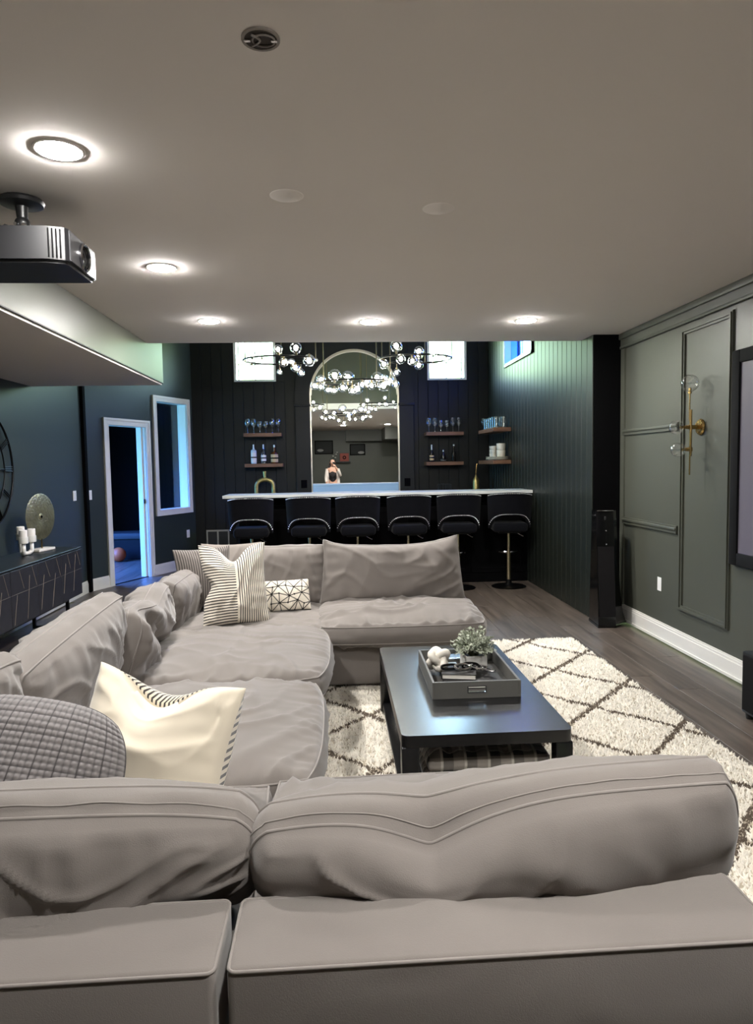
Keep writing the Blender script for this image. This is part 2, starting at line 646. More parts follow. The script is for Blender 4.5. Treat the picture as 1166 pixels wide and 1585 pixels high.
def angled(bm, name, m, parent=None):
    o = bm.obj(name, m, parent)
    if parent is None:
        o.location = (-2.97, 8.5, 0)
        o.rotation_euler = (0, 0, math.atan2(0.9207, 0.3902))
    return o


LW = 2.281
w = B()
w.box(0, 0.424, 0, 0.12, 0, ZH).box(0.424, 1.165, 0, 0.12, 2.035, ZH).box(1.165, 1.40, 0, 0.12, 0, ZH)
w.box(1.40, 2.105, 0, 0.12, 0, 0.885).box(1.40, 2.105, 0, 0.12, 2.40, ZH).box(2.105, LW + 0.05, 0, 0.12, 0, ZH)
struct(angled(w, 'wall_angled', 'wall_teal'))
bpy.data.objects.remove(AW)


def casing(u0, u1, z0, z1, cw, bottom):
    """a casing around an opening: u0..z1 is the clear opening"""
    c = B()
    for d, (a, b) in ((-0.018, (0, cw)), (-0.026, (cw - 0.028, cw)), (-0.022, (0.0, 0.014))):
        c.box(u0 - b, u0 - a, d, 0, z0 - (b if bottom else 0), z1 + b)
        c.box(u1 + a, u1 + b, d, 0, z0 - (b if bottom else 0), z1 + b)
        c.box(u0 - a, u1 + a, d, 0, z1 + a, z1 + b)
        if bottom:
            c.box(u0 - a, u1 + a, d, 0, z0 - b, z0 - a)
    return c


d1 = struct(angled(casing(0.436, 1.155, 0, 2.025, 0.088, False), 'door_1', 'white_trim'))
B().box(0.424, 0.438, 0.0, 0.14, 0, 2.035).box(1.152, 1.166, 0.0, 0.14, 0, 2.035).box(0.424, 1.166, 0, 0.14, 2.022, 2.036).obj('jamb', 'white_trim', d1)
B().box(1.138, 1.152, 0.05, 0.085, 0, 2.022).box(0.438, 0.452, 0.05, 0.085, 0, 2.022).obj('door_stop', 'white_trim', d1)
B().box(1.135, 1.153, 0.03, 0.04, 1.0, 1.06).obj('strike_plate', 'black_metal', d1)
B().box(0.438, 1.152, 0.02, 0.05, 0.0, 0.006).obj('threshold', 'pier_black', d1)
w4 = struct(angled(casing(1.405, 2.10, 0.89, 2.395, 0.078, True), 'window_4', 'white_trim'))
B().box(1.398, 1.408, 0, 0.14, 0.88, 2.40).box(2.097, 2.107, 0, 0.14, 0.88, 2.40).box(1.398, 2.107, 0, 0.14, 0.883, 0.893).box(1.398, 2.107, 0, 0.14, 2.393, 2.403).obj('jamb', 'white_trim', w4)
B().box(1.41, 2.095, 0.112, 0.117, 0.895, 2.391).obj('pane', 'pane_glass', w4)


def base_prof(b, u0, u1, y, sgn, h=0.145):
    b.box(u0, u1, y, y + sgn * 0.016, 0, h * 0.78)
    b.box(u0, u1, y, y + sgn * 0.012, h * 0.78, h * 0.90)
    b.box(u0, u1, y, y + sgn * 0.007, h * 0.90, h)
    b.box(u0, u1, y, y + sgn * 0.024, 0, 0.02)
    return b


struct(angled(base_prof(base_prof(B(), 0.03, 0.348, 0, -1), 1.243, LW - 0.01, 0, -1), 'baseboard_angled', 'white_trim'))
bl = B()
bl.box(-2.97, -2.954, -2.35, 8.44, 0, 0.113).box(-2.97, -2.958, -2.35, 8.44, 0.113, 0.13).box(-2.97, -2.963, -2.35, 8.44, 0.13, 0.145)
struct(bl.obj('baseboard_left', 'white_trim'))
br = B()
br.box(XR - 0.016, XR, -2.35, YP, 0, 0.113).box(XR - 0.012, XR, -2.35, YP, 0.113, 0.131).box(XR - 0.007, XR, -2.35, YP, 0.131, 0.146).box(XR - 0.024, XR, -2.35, YP, 0, 0.02)
struct(br.obj('baseboard_right', 'white_trim'))

# the dark room behind the angled wall
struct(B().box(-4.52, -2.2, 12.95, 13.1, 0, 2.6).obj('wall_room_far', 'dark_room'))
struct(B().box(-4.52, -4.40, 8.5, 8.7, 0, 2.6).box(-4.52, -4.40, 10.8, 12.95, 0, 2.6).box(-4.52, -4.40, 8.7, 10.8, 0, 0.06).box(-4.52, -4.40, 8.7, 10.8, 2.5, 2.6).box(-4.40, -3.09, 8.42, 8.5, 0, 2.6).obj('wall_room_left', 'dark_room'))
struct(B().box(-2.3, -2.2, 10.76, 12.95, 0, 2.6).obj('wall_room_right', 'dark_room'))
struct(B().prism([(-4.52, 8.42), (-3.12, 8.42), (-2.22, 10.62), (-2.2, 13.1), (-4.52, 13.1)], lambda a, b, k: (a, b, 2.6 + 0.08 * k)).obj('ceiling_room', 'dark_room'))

w5 = struct(B().box(-4.50, -4.38, 8.7, 8.74, 0.06, 2.5).box(-4.50, -4.38, 10.76, 10.8, 0.06, 2.5).box(-4.50, -4.38, 8.7, 10.8, 0.06, 0.10).box(-4.50, -4.38, 8.7, 10.8, 2.46, 2.5).obj('window_5', 'white_trim'))
B().box(-4.45, -4.445, 8.74, 10.76, 0.10, 2.46).obj('pane', 'window_glass_pale_blue', w5)
# right wall with picture-frame mouldings
wr = struct(B().box(XR, 2.79, -2.35, YP, 0, ZC).obj('wall_right', 'wall_green'))


def mould(pts_yz, wd=0.045, name='panel_moulding'):
    (y0, z0, y1, z1) = pts_yz
    b = B()
    for d, a, c in ((0.014, 0, wd), (0.024, wd * 0.25, wd * 0.62)):
        b.box(XR - d, XR, y0 + a, y0 + c, z0 + a, z1 - a)
        b.box(XR - d, XR, y1 - c, y1 - a, z0 + a, z1 - a)
        b.box(XR - d, XR, y0 + c, y1 - c, z0 + a, z0 + c)
        b.box(XR - d, XR, y0 + c, y1 - c, z1 - c, z1 - a)
    return b.obj(name, 'wall_green', wr)


mould((4.51, 0.31, 5.19, 2.46))
mould((-1.6, 0.31, 1.9, 2.46))
for z in (1.735, 0.93):
    B().box(XR - 0.016, XR, 5.235, 6.24, z - 0.03, z + 0.03).box(XR - 0.026, XR, 5.24, 6.24, z - 0.006, z + 0.018, 0.006, 2).obj('rail_moulding', 'wall_green', wr)
B().box(XR - 0.016, XR, 6.22, 6.299, 0.146, 2.5).obj('stile_moulding', 'wall_green', wr)
B().box(XR - 0.02, XR, -2.35, 6.3, 2.50, ZC).box(XR - 0.04, XR, -2.35, 6.3, 2.575, ZC, 0.006, 2).box(XR - 0.03, XR, -2.35, 6.3, 2.49, 2.515, 0.006, 2).obj('crown_moulding', 'wall_green', wr)

# black pier and the shiplap wall
struct(B().box(XS + 0.012, 2.79, YP, YP + 0.15, 0, ZC).obj('wall_pier', 'pier_black'))
ws = B()
wy0, wy1, wz0, wz1 = 8.21, 9.55, 2.77, 3.48
ws.box(2.402, 2.60, YP + 0.15, wy0, 0, ZH).box(2.402, 2.60, wy1, YM + 0.15, 0, ZH).box(2.402, 2.60, wy0, wy1, 0, wz0).box(2.402, 2.60, wy0, wy1, wz1, ZH)
wsh = struct(ws.obj('wall_shiplap', 'shiplap_paint'))


def boards(parent, n0, n1, wid, make, m):
    n = int(round((n1 - n0) / wid))
    wid = (n1 - n0) / n
    cache = {}
    for i in range(n):
        a, c = n0 + i * wid, n0 + (i + 1) * wid
        for z0, z1 in make(a, c):
            key = (round(z0, 3), round(z1, 3))
            if key not in cache:
                me = B().box(-wid / 2 + 0.003, wid / 2 - 0.003, -0.012, 0.0, z0, z1, 0.003, 1).mesh('shiplap_board')
                me.materials.append(MATS[m])
                cache[key] = me
            yield i, (a + c) / 2, cache[key]


def shp(a, c):
    if c > wy0 + 0.02 and a < wy1 - 0.02:
        return [(0, wz0), (wz1, ZH)]
    return [(0, ZC - 0.001 if c < YE else ZH)]


for i, c, me in boards(wsh, YP, YM - 0.012, 0.144, shp, 'shiplap_paint'):
    o = link('shiplap_board', me, wsh)
    o.location = (2.402, c, 0)
    o.rotation_euler = (0, 0, R(-90))

# bar wall
wb = B()
WIN = [(-1.45, -0.83), (1.455, 2.055)]
bz0, bz1 = 2.74, 3.45
wb.box(-2.2, WIN[0][0], YM, YM + 0.15, 0, ZH).box(WIN[0][1], WIN[1][0], YM, YM + 0.15, 0, ZH).box(WIN[1][1], 2.402, YM, YM + 0.15, 0, ZH)
for a, c in WIN:
    wb.box(a, c, YM, YM + 0.15, 0, bz0).box(a, c, YM, YM + 0.15, bz1, ZH)
wbar = struct(wb.obj('wall_bar', 'wall_black'))


def brd(a, c):
    for w0, w1 in WIN:
        if c > w0 + 0.02 and a < w1 - 0.02:
            return [(0, bz0), (bz1, ZH)]
    return [(0, ZH)]


for i, c, me in boards(wbar, -2.095, 2.39, 0.155, brd, 'wall_black'):
    o = link('shiplap_board', me, wbar)
    o.location = (c, YM, 0)

for k, (a, c) in enumerate(WIN):
    f = B()
    fw = 0.035
    f.box(a, a + fw, YM - 0.014, YM + 0.13, bz0, bz1).box(c - fw, c, YM - 0.014, YM + 0.13, bz0, bz1)
    f.box(a + fw, c - fw, YM - 0.014, YM + 0.13, bz0, bz0 + 0.03).box(a + fw, c - fw, YM - 0.014, YM + 0.13, bz1 - 0.03, bz1)
    wo = struct(f.obj('window_%d' % (k + 1), 'white_trim'))
    B().box(a + fw, c - fw, YM + 0.06, YM + 0.066, bz0 + 0.03, bz1 - 0.03).obj('pane', 'window_glass', wo)
    B().box((a + c) / 2 - 0.008, (a + c) / 2 + 0.008, YM + 0.045, YM + 0.06, bz0 + 0.03, bz1 - 0.03).obj('muntin', 'white_trim', wo)
    B().box(a + fw, c - fw, YM + 0.045, YM + 0.06, (bz0 + bz1) / 2 - 0.1, (bz0 + bz1) / 2 - 0.085).obj('muntin', 'white_trim', wo)
    xs = a + fw + 0.02 if k == 0 else c - fw - 0.045
    B().box(xs, xs + 0.02, YM + 0.03, YM + 0.06, bz0 + 0.03, bz1 - 0.03).obj('sash', 'white_trim', wo)
f = B()
for d0, d1_, e in ((2.37, 2.55, 0.03), (2.376, 2.55, 0.05)):
    f.box(d0, d1_, wy0, wy0 + e, wz0, wz1).box(d0, d1_, wy1 - e, wy1, wz0, wz1).box(d0, d1_, wy0, wy1, wz0, wz0 + e).box(d0, d1_, wy0, wy1, wz1 - e, wz1)
w3 = struct(f.obj('window_3', 'white_trim'))
B().box(2.46, 2.466, wy0 + 0.05, wy1 - 0.05, wz0 + 0.05, wz1 - 0.05).obj('pane', 'window_glass_blue', w3)
B().box(2.44, 2.475, wy0 + 0.17, wy0 + 0.2, wz0 + 0.05, wz1 - 0.05).obj('sash', 'white_trim', w3)

# arched surround on the bar wall
CX, HI, HO, ZA = 0.34, 0.672, 0.89, 2.53
tr = B()
for s in (-1, 1):
    xa, xb = CX + s * HI, CX + s * HO
    tr.box(min(xa, xb), max(xa, xb), 10.50, 10.588, 0.0, 2.355, 0.004, 1)
    tr.box(min(xa, xb) - 0.012, max(xa, xb) + 0.012, 10.485, 10.588, 2.355, 2.395, 0.006, 2)
poly = [(CX + HO, 2.395), (CX + HO, ZA)]
for i in range(1, 40):
    t = PI * i / 40
    poly.append((CX + HO * math.cos(t), ZA + HO * math.sin(t)))
poly += [(CX - HO, ZA), (CX - HO, 2.395), (CX - HI, 2.395), (CX - HI, ZA)]
for i in range(39, 0, -1):
    t = PI * i / 40
    poly.append((CX + HI * math.cos(t), ZA + HI * math.sin(t)))
poly += [(CX + HI, ZA), (CX + HI, 2.395)]
n = len(poly)
half = n // 2
for i in range(half - 1):
    q = [poly[i], poly[i + 1], poly[n - 2 - i], poly[n - 1 - i]]
    tr.prism(q, lambda a, b, k: (a, 10.50 + 0.088 * k, b))
trim1 = struct(tr.obj('trim_1', 'wall_black'))
for s in (-1, 1):
    xm = CX + s * (HI + HO) / 2
    B().box(xm - 0.045, xm + 0.045, 10.494, 10.5005, 1.14, 1.26, 0.003, 1).obj('socket_plate', 'pier_black', trim1)

mir = thing('arched_mirror', 'tall arched mirror with thin pale frame on the black bar wall', 'mirror', (CX, 10.588, 0.98))
mp = [(-HI + 0.01, 0.0), (HI - 0.01, 0.0)]
for i in range(0, 41):
    t = PI * i / 40
    mp.append(((HI - 0.01) * math.cos(t), ZA - 0.98 + (HI - 0.01) * math.sin(t)))
B().prism(mp, lambda a, b, k: (a, -0.02 + 0.012 * k, b)).obj('mirror_glass', 'mirror_silver', mir)
fr = B()
ring_o, ring_i = [], []
for i in range(0, 41):
    t = PI * i / 40
    for rr, L in ((HI - 0.001, ring_o), (HI - 0.03, ring_i)):
        L.append((rr * math.cos(t), ZA - 0.98 + rr * math.sin(t)))
for i in range(40):
    fr.prism([ring_o[i], ring_o[i + 1], ring_i[i + 1], ring_i[i]], lambda a, b, k: (a, -0.075 + 0.06 * k, b))
for s in (-1, 1):
    fr.box(min(s * (HI - 0.001), s * (HI - 0.02)), max(s * (HI - 0.001), s * (HI - 0.02)), -0.06, -0.015, 0, ZA - 0.98)
fr.obj('frame', 'mirror_frame', mir)
# ------------------------------------------------------------------ soft things
def cushion(name, parent, m, w, h, t, M, g=0.10, nu=44, nv=30, p=2.4, q=0.5, bow=0.03, wr=0.012, seed=0.0,
            deform=None, piping=None, stitch=False, relief=None, ink=None, edge=1.0, gm=4, gb=0.18, fold=(9.0, 2.2), cr=0.0):
    co, uvs, inks_or_shades, faces = [], [], [], []

    def wrk(u, v, sd):
        x, y = u * w / 2, v * h / 2
        s = seed * 7.31 + sd * 3.7
        wx = N3(x * 2.5 + s, y * 2.5, s + 7) * 0.22
        wy = N3(x * 2.5, y * 2.5 + s, s + 17) * 0.22
        an = seed * 1.7 + N3(x * 1.3 + s, y * 1.3, s) * 1.3
        ca, sa = math.cos(an), math.sin(an)
        a, b = (x + wx) * ca + (y + wy) * sa, -(x + wx) * sa + (y + wy) * ca
        f = max(0.0, 1 - abs(N3(a * fold[0], b * fold[1], s)) * 3.0) ** 2
        f2 = max(0.0, 1 - abs(N3(b * fold[0] * 0.7 + 5, a * fold[1] * 0.9, s + 3)) * 3.4) ** 2
        gl = N3(x * 4.5 + s, y * 4.5, s)
        du, dv = (1 - abs(u)) * w / 2, (1 - abs(v)) * h / 2
        e = N3(x * 21 + s, s, 1) * math.exp(-dv / 0.07) + N3(s, y * 21 + s, 2) * math.exp(-du / 0.07)
        k = min(1.0, min(du, dv) / 0.03)
        return wr * k * (1.0 * f + 0.7 * f2 + 0.9 * gl + 1.5 * edge * e - 0.4)

    def pos(u, v, sd):
        P = max(0.0, (1 - abs(u) ** p) * (1 - abs(v) ** p)) ** q
        x = w / 2 * u * (1 + bow * (1 - v * v) * abs(u)) * (1 - cr * abs(u) * v ** 4)
        z = h / 2 * v * (1 + bow * (1 - u * u) * abs(v)) * (1 - cr * abs(v) * u ** 4)
        y = g / 2 + (t - g) / 2 * P + wrk(u, v, sd)
        if relief:
            y += relief(u, v)
        y *= sd
        if deform:
            x, y, z = deform(x, y, z, u, v)
        return Vector((x, y, z))

    idx = {}

    def add(pv, uv, ik=0.0):
        co.append(M @ pv)
        uvs.append(uv)
        inks_or_shades.append(ik)
        return len(co) - 1

    for sd in (-1, 1):
        for i in range(nu + 1):
            u = -1 + 2 * i / nu
            for j in range(nv + 1):
                v = -1 + 2 * j / nv
                idx[sd, i, j] = add(pos(u, v, sd), (u, v, sd), ink(u, v) if ink else 0.0)
        for i in range(nu):
            for j in range(nv):
                a, b, c, d = idx[sd, i, j], idx[sd, i + 1, j], idx[sd, i + 1, j + 1], idx[sd, i, j + 1]
                faces.append((a, b, c, d) if sd < 0 else (d, c, b, a))
    ring = [(i, 0) for i in range(nu)] + [(nu, j) for j in range(nv)] + [(i, nv) for i in range(nu, 0, -1)] + [(0, j) for j in range(nv, 0, -1)]
    cols = []
    Mi = M.inverted()
    for (i, j) in ring:
        A, C = idx[-1, i, j], idx[1, i, j]
        pa, pc = Mi @ co[A], Mi @ co[C]
        u, v = -1 + 2 * i / nu, -1 + 2 * j / nv
        nx = (1 if i == nu else -1 if i == 0 else 0)
        nz = (1 if j == nv else -1 if j == 0 else 0)
        o = Vector((nx, 0, nz))
        if o.length:
            o.normalize()
        cl = [A]
        for k in range(1, gm):
            s = k / gm
            cl.append(add(pa.lerp(pc, s) + o * (g * gb * math.sin(PI * s) * (1 + 0.6 * N3((pa.x + pa.z) * 9, seed, k))), (u, v, 0)))
        cl.append(C)
        cols.append(cl)
    L = len(ring)
    for r in range(L):
        a, b = cols[r], cols[(r + 1) % L]
        for k in range(gm):
            faces.append((a[k], a[k + 1], b[k + 1], b[k]))
    me = bpy.data.meshes.new(name)
    me.from_pydata([tuple(c) for c in co], [], faces)
    at = me.attributes.new('puv', 'FLOAT_VECTOR', 'POINT')
    at.data.foreach_set('vector', [x for uv in uvs for x in uv])
    if ink:
        at = me.attributes.new('ink', 'FLOAT', 'POINT')
        at.data.foreach_set('value', inks_or_shades)
    me.materials.append(MATS[m])
    me.shade_smooth()
    o = link(name, me, parent)
    if piping:
        for k in (0, gm):
            pts = [co[c[k]] for c in cols]
            B().tube([pt for n_, pt in enumerate(pts)], 0.0042, 6, True).obj('piping', piping, o, 180)
        if stitch:
            B().tube([co[c[1]] + (co[c[1]] - co[c[2]]) * 0.02 for c in cols], 0.002, 5, True).obj('stitching', piping, o, 180)
    return o


T = Matrix.Translation
RX = lambda a: Matrix.Rotation(R(a), 4, 'X')
RY = lambda a: Matrix.Rotation(R(a), 4, 'Y')
RZ = lambda a: Matrix.Rotation(R(a), 4, 'Z')

SOFA = 'sofa sections of the grey sectional'


def soft_box(b, x0, x1, y0, y1, z0, z1, bev=0.035):
    return b.box(x0, x1, y0, y1, z0, z1, bev, 3)


def seam(parent, x0, x1, y0, y1, z, r=0.004):
    c = 0.014
    pts = []
    for (cx, cy, a0) in ((x1 - c, y1 - c, 0), (x0 + c, y1 - c, 90), (x0 + c, y0 + c, 180), (x1 - c, y0 + c, 270)):
        for k in range(5):
            a = R(a0 + 22.5 * k)
            pts.append((cx + (c + 0.001) * math.cos(a), cy + (c + 0.001) * math.sin(a), z))
    dense = []
    for i in range(len(pts)):
        a, b = Vector(pts[i]), Vector(pts[(i + 1) % len(pts)])
        n = max(1, int((b - a).length / 0.06))
        for k in range(n):
            dense.append(a.lerp(b, k / n))
    return B().tube(dense, r, 6, True).obj('piping', 'sofa_piping', parent, 180)


def section(label, x0, x1, y0, y1, backs, side_front):
    s = thing('sofa_section', label, 'sofa', ((x0 + x1) / 2, (y0 + y1) / 2, 0.036), 0, SOFA)
    cx, cy = (x0 + x1) / 2, (y0 + y1) / 2
    soft_box(B(), x0 - cx, x1 - cx, y0 - cy, y1 - cy, 0.0, 0.275, 0.02).obj('base', 'sofa_fabric', s)
    for bx0, bx1, by0, by1 in backs:
        f = soft_box(B(), bx0 - cx, bx1 - cx, by0 - cy, by1 - cy, 0.27, 0.565, 0.014).obj('back_frame', 'sofa_fabric', s)
        seam(f, bx0 - cx + 0.003, bx1 - cx - 0.003, by0 - cy + 0.003, by1 - cy - 0.003, 0.560, 0.0035)
    return s


def at(s, M):
    return T((-s.location.x, -s.location.y, -s.location.z)) @ M


# near row, seen from behind
s1 = section('grey sofa section nearest the camera, with its back to us on the right', -0.205, 0.815, 1.17, 2.20, [(-0.205, 0.815, 1.17, 1.38)], 'y')


def d_near(x, y, z, u, v):
    top = max(0.0, v + 0.2) / 1.2
    z -= 0.085 * math.exp(-abs((u + 0.28) / 0.24) ** 1.35) * top * (1.0 if y < 0 else 0.4)
    z += (0.026 * u * abs(u) + 0.004) * top
    z -= 0.030 * (0.5 - 0.5 * math.tanh((u - 0.1) * 3.5)) * top
    if v < 0:
        z -= 0.030 * (1 - u * u) * (-v)
        y += 0.05 * (-v) * (-v)
    return x, y, z


cushion('seat_cushion', s1, 'sofa_fabric', 0.99, 0.86, 0.20, at(s1, T((0.30, 1.80, 0.385)) @ RX(90)), g=0.12, seed=1.2, wr=0.014, piping='sofa_piping')
cushion('back_cushion', s1, 'sofa_fabric', 1.03, 0.285, 0.31, at(s1, T((0.335, 1.48, 0.640)) @ RZ(-1) @ RX(14)), g=0.085, nu=96, nv=54, p=2.3, q=0.46,
        wr=0.012, seed=2.1, deform=d_near, piping='sofa_piping', stitch=True, cr=0.05, fold=(9.0, 2.0), edge=0.7)

s2 = section('grey corner sofa section at the bottom left, back to the camera', -1.28, -0.225, 1.17, 2.20, [(-1.28, -0.225, 1.17, 1.38), (-1.28, -1.09, 1.385, 2.20)], 'y')


def d_near2(x, y, z, u, v):
    top = max(0.0, v + 0.2) / 1.2
    z -= 0.012 * (u ** 4) * top + 0.012 * u * top
    if v < 0:
        z -= 0.03 * (1 - u * u) * (-v)
        y += 0.05 * v * v
    return x, y, z


cushion('seat_cushion', s2, 'sofa_fabric', 0.86, 0.80, 0.20, at(s2, T((-0.66, 1.80, 0.385)) @ RX(90)), g=0.12, seed=3.3, wr=0.014, piping='sofa_piping')
cushion('back_cushion', s2, 'sofa_fabric', 1.02, 0.29, 0.31, at(s2, T((-0.705, 1.505, 0.628)) @ RZ(2) @ RX(13)), g=0.09, nu=88, nv=50, p=2.3, q=0.46,
        wr=0.0105, seed=4.6, deform=d_near2, piping='sofa_piping', stitch=True, cr=0.06, edge=0.7)
cushion('back_cushion', s2, 'sofa_fabric', 0.62, 0.44, 0.26, at(s2, T((-1.10, 1.96, 0.675)) @ RZ(90) @ RX(10)), g=0.10, seed=5.1, wr=0.016, piping='sofa_piping', cr=0.05)

# left row
s3 = section('grey sofa section on the left, second from the camera, behind the cream pillow', -1.28, -0.15, 2.22, 3.29, [(-1.28, -1.10, 2.22, 3.29)], 'x')
cushion('seat_cushion', s3, 'sofa_fabric', 1.02, 1.07, 0.23, at(s3, T((-0.585, 2.755, 0.385)) @ RX(90)), g=0.11, nu=84, nv=84, p=3.4, q=0.5, seed=6.2, wr=0.013, edge=1.2, piping='sofa_piping', cr=0.06, fold=(5, 1.0))


def d_left(x, y, z, u, v):
    z += 0.035 * u * max(0, v)
    return x, y, z


cushion('back_cushion', s3, 'sofa_fabric', 1.02, 0.45, 0.30, at(s3, T((-1.08, 2.73, 0.652)) @ RZ(90) @ RX(12)), g=0.09, nu=60, nv=40, seed=7.7, wr=0.013, deform=d_left, piping='sofa_piping', cr=0.02)

s4 = section('grey sofa section on the left, third from the camera, with a crumpled back cushion', -1.28, -0.15, 3.31, 4.40, [(-1.28, -1.10, 3.31, 4.40)], 'x')
cushion('seat_cushion', s4, 'sofa_fabric', 1.04, 1.09, 0.24, at(s4, T((-0.575, 3.86, 0.385)) @ RX(90)), g=0.11, nu=84, nv=84, p=3.0, q=0.5, seed=8.4, wr=0.015, edge=1.2, piping='sofa_piping', cr=0.08, fold=(5, 1.0))


def d_crumple(x, y, z, u, v):
    z -= 0.05 * math.exp(-((u - 0.1) / 0.3) ** 2) * max(0, v)
    y += 0.06 * math.exp(-((u + v * 0.8) / 0.25) ** 2) * (1 if y < 0 else 0.3)
    return x, y, z


cushion('back_cushion', s4, 'sofa_fabric', 0.96, 0.43, 0.29, at(s4, T((-1.06, 3.76, 0.58)) @ RZ(97) @ RX(19)), g=0.08, nu=60, nv=42, seed=9.9, wr=0.026, deform=d_crumple, piping='sofa_piping', cr=0.03, fold=(7, 2.0))

# far corner and far right
s5 = section('grey corner sofa section at the far left under the striped pillow', -1.28, -0.125, 4.42, 5.48, [(-1.28, -0.125, 5.28, 5.48), (-1.28, -1.10, 4.42, 5.275)], 'x')
cushion('seat_cushion', s5, 'sofa_fabric', 0.97, 0.87, 0.21, at(s5, T((-0.565, 4.80, 0.375)) @ RX(90)), g=0.12, nu=48, nv=44, p=3.0, seed=10.3, wr=0.013, piping='sofa_piping', cr=0.06)
cushion('back_cushion', s5, 'sofa_fabric', 0.66, 0.44, 0.26, at(s5, T((-0.40, 5.17, 0.66)) @ RX(-9)), g=0.08, nu=48, nv=36, seed=11.2, wr=0.014, piping='sofa_piping', cr=0.0, bow=-0.02)
cushion('back_cushion', s5, 'sofa_fabric', 0.76, 0.40, 0.25, at(s5, T((-1.08, 4.78, 0.555)) @ RZ(88) @ RX(12)), g=0.08, nu=44, nv=32, seed=12.8, wr=0.02, piping='sofa_piping')

s6 = section('grey sofa section at the far right, in front of the bar stools', -0.105, 0.975, 4.47, 5.48, [(-0.105, 0.975, 5.28, 5.48)], 'y')
cushion('seat_cushion', s6, 'sofa_fabric', 1.10, 0.88, 0.25, at(s6, T((0.435, 4.82, 0.385)) @ RX(90)), g=0.11, nu=90, nv=76, p=3.0, q=0.45, seed=13.5, wr=0.021, edge=1.1, piping='sofa_piping', cr=0.06, fold=(5, 1.3))


def d_far(x, y, z, u, v):
    t = max(0, v)
    z += (0.045 * max(0, u) ** 3 + 0.03 * max(0, -u) ** 8) * t - 0.02 * t * (1 - u * u)
    x *= 1 - 0.035 * v
    return x, y, z


cushion('back_cushion', s6, 'sofa_fabric', 1.03, 0.44, 0.28, at(s6, T((0.42, 5.12, 0.675)) @ RX(-14)), g=0.06, nu=64, nv=40, seed=14.1, wr=0.013, deform=d_far, piping='sofa_piping', bow=-0.015, fold=(7, 2.0))

# ------------------------------------------------------------------ throw pillows


def pill(name, label, m, w, h, t, loc, rz, rx, roll=0, **kw):
    o = cushion(name, None, m, w, h, t, Matrix.Identity(4), g=kw.pop('g', 0.006), gm=2, bow=kw.pop('bow', -0.07), p=kw.pop('p', 2.0), q=kw.pop('q', 0.62), **kw)
    o.matrix_world = T(loc) @ RZ(rz) @ RX(rx) @ RY(roll)
    return tag(o, label, 'pillow', 'throw pillows on the sectional')


def d_chop(x, y, z, u, v):
    z -= 0.10 * math.exp(-((u - 0.0) / 0.35) ** 2) * max(0, v) ** 2
    x += 0.05 * (1 if u < 0 else 0) * math.exp(-(v / 0.25) ** 2) * abs(u) ** 3
    return x, y, z


pill('striped_pillow', 'large cream pillow with thin black stripes in two directions', 'stripe_pillow', 0.43, 0.54, 0.19, (-0.655, 4.52, 0.715), 16, -17, nu=60, nv=60, seed=20.3, wr=0.012, deform=d_chop, bow=-0.08)

# printed triangles
random.seed(12)
gx, gy = 6, 4
gp = {}
for i in range(gx + 1):
    for j in range(gy + 1):
        gp[i, j] = (-1 + 2 * i / gx + (random.uniform(-0.08, 0.08) if 0 < i < gx else 0), -1 + 2 * j / gy + (random.uniform(-0.12, 0.12) if 0 < j < gy else 0))
segs = []
for i in range(gx):
    for j in range(gy):
        if random.random() < 0.85:
            segs.append((gp[i, j], gp[i + 1, j]))
        if random.random() < 0.65:
            segs.append((gp[i, j], gp[i, j + 1]))
        segs.append((gp[i, j], gp[i + 1, j + 1]) if (i + j) % 2 else (gp[i + 1, j], gp[i, j + 1]))


def geo_ink(u, v):
    x, y = u * 1.45, v
    best = 9
    for (a, b), (c, d) in segs:
        a *= 1.45
        c_ = c * 1.45
        dx, dy = c_ - a, d - b
        L2 = dx * dx + dy * dy
        t = max(0, min(1, ((x - a) * dx + (y - b) * dy) / L2))
        dd = (x - a - t * dx) ** 2 + (y - b - t * dy) ** 2
        if dd < best:
            best = dd
    for (a, b) in gp.values():
        dd = (x - a * 1.45) ** 2 + (y - b) ** 2
        if dd < 0.0036:
            best = 0
    return max(0.0, min(1.0, (0.034 - math.sqrt(best)) / 0.014))


pill('geometric_pillow', 'small cream lumbar pillow printed with black triangles', 'geo_print', 0.32, 0.22, 0.11, (-0.34, 4.83, 0.575), 12, -22, nu=130, nv=90, seed=21.7, wr=0.004, ink=geo_ink, bow=-0.03, q=0.5)


def knit(u, v):
    a, b = u * PI * 15, v * PI * 14
    return 0.0085 * (abs(math.sin(a / 1)) * abs(math.sin(b / 1))) ** 0.6 - 0.004


pill('knit_pillow', 'chunky grey waffle-knit pillow at the left edge', 'knit_yarn', 0.48, 0.44, 0.34, (-0.855, 1.84, 0.635), 14, -28, roll=15, nu=170, nv=150, seed=22.4, wr=0.006, relief=knit, ink=lambda u, v: max(0.0, 1 - 1.7 * (knit(u, v) + 0.004) / 0.0085), bow=0.10, q=0.6, cr=0.12)  # relief drives the painted shade: hollows dark, bead tops pale


def d_cream(x, y, z, u, v):
    k = math.exp(-((u + 0.1) / 0.42) ** 2) * max(0, v) ** 1.5
    z -= (0.115 if y < 0 else 0.075) * k
    y += (0.05 if y < 0 else 0.03) * k
    if y > 0:
        e = max(0.0, 1 - u * u) * max(0.0, 1 - v * v)
        z += 0.10 * e ** 0.5 * max(0, v) * math.exp(-((u + 0.1) / 0.5) ** 2)
        x += 0.06 * e ** 0.5 * max(0, u)
    return x, y, z


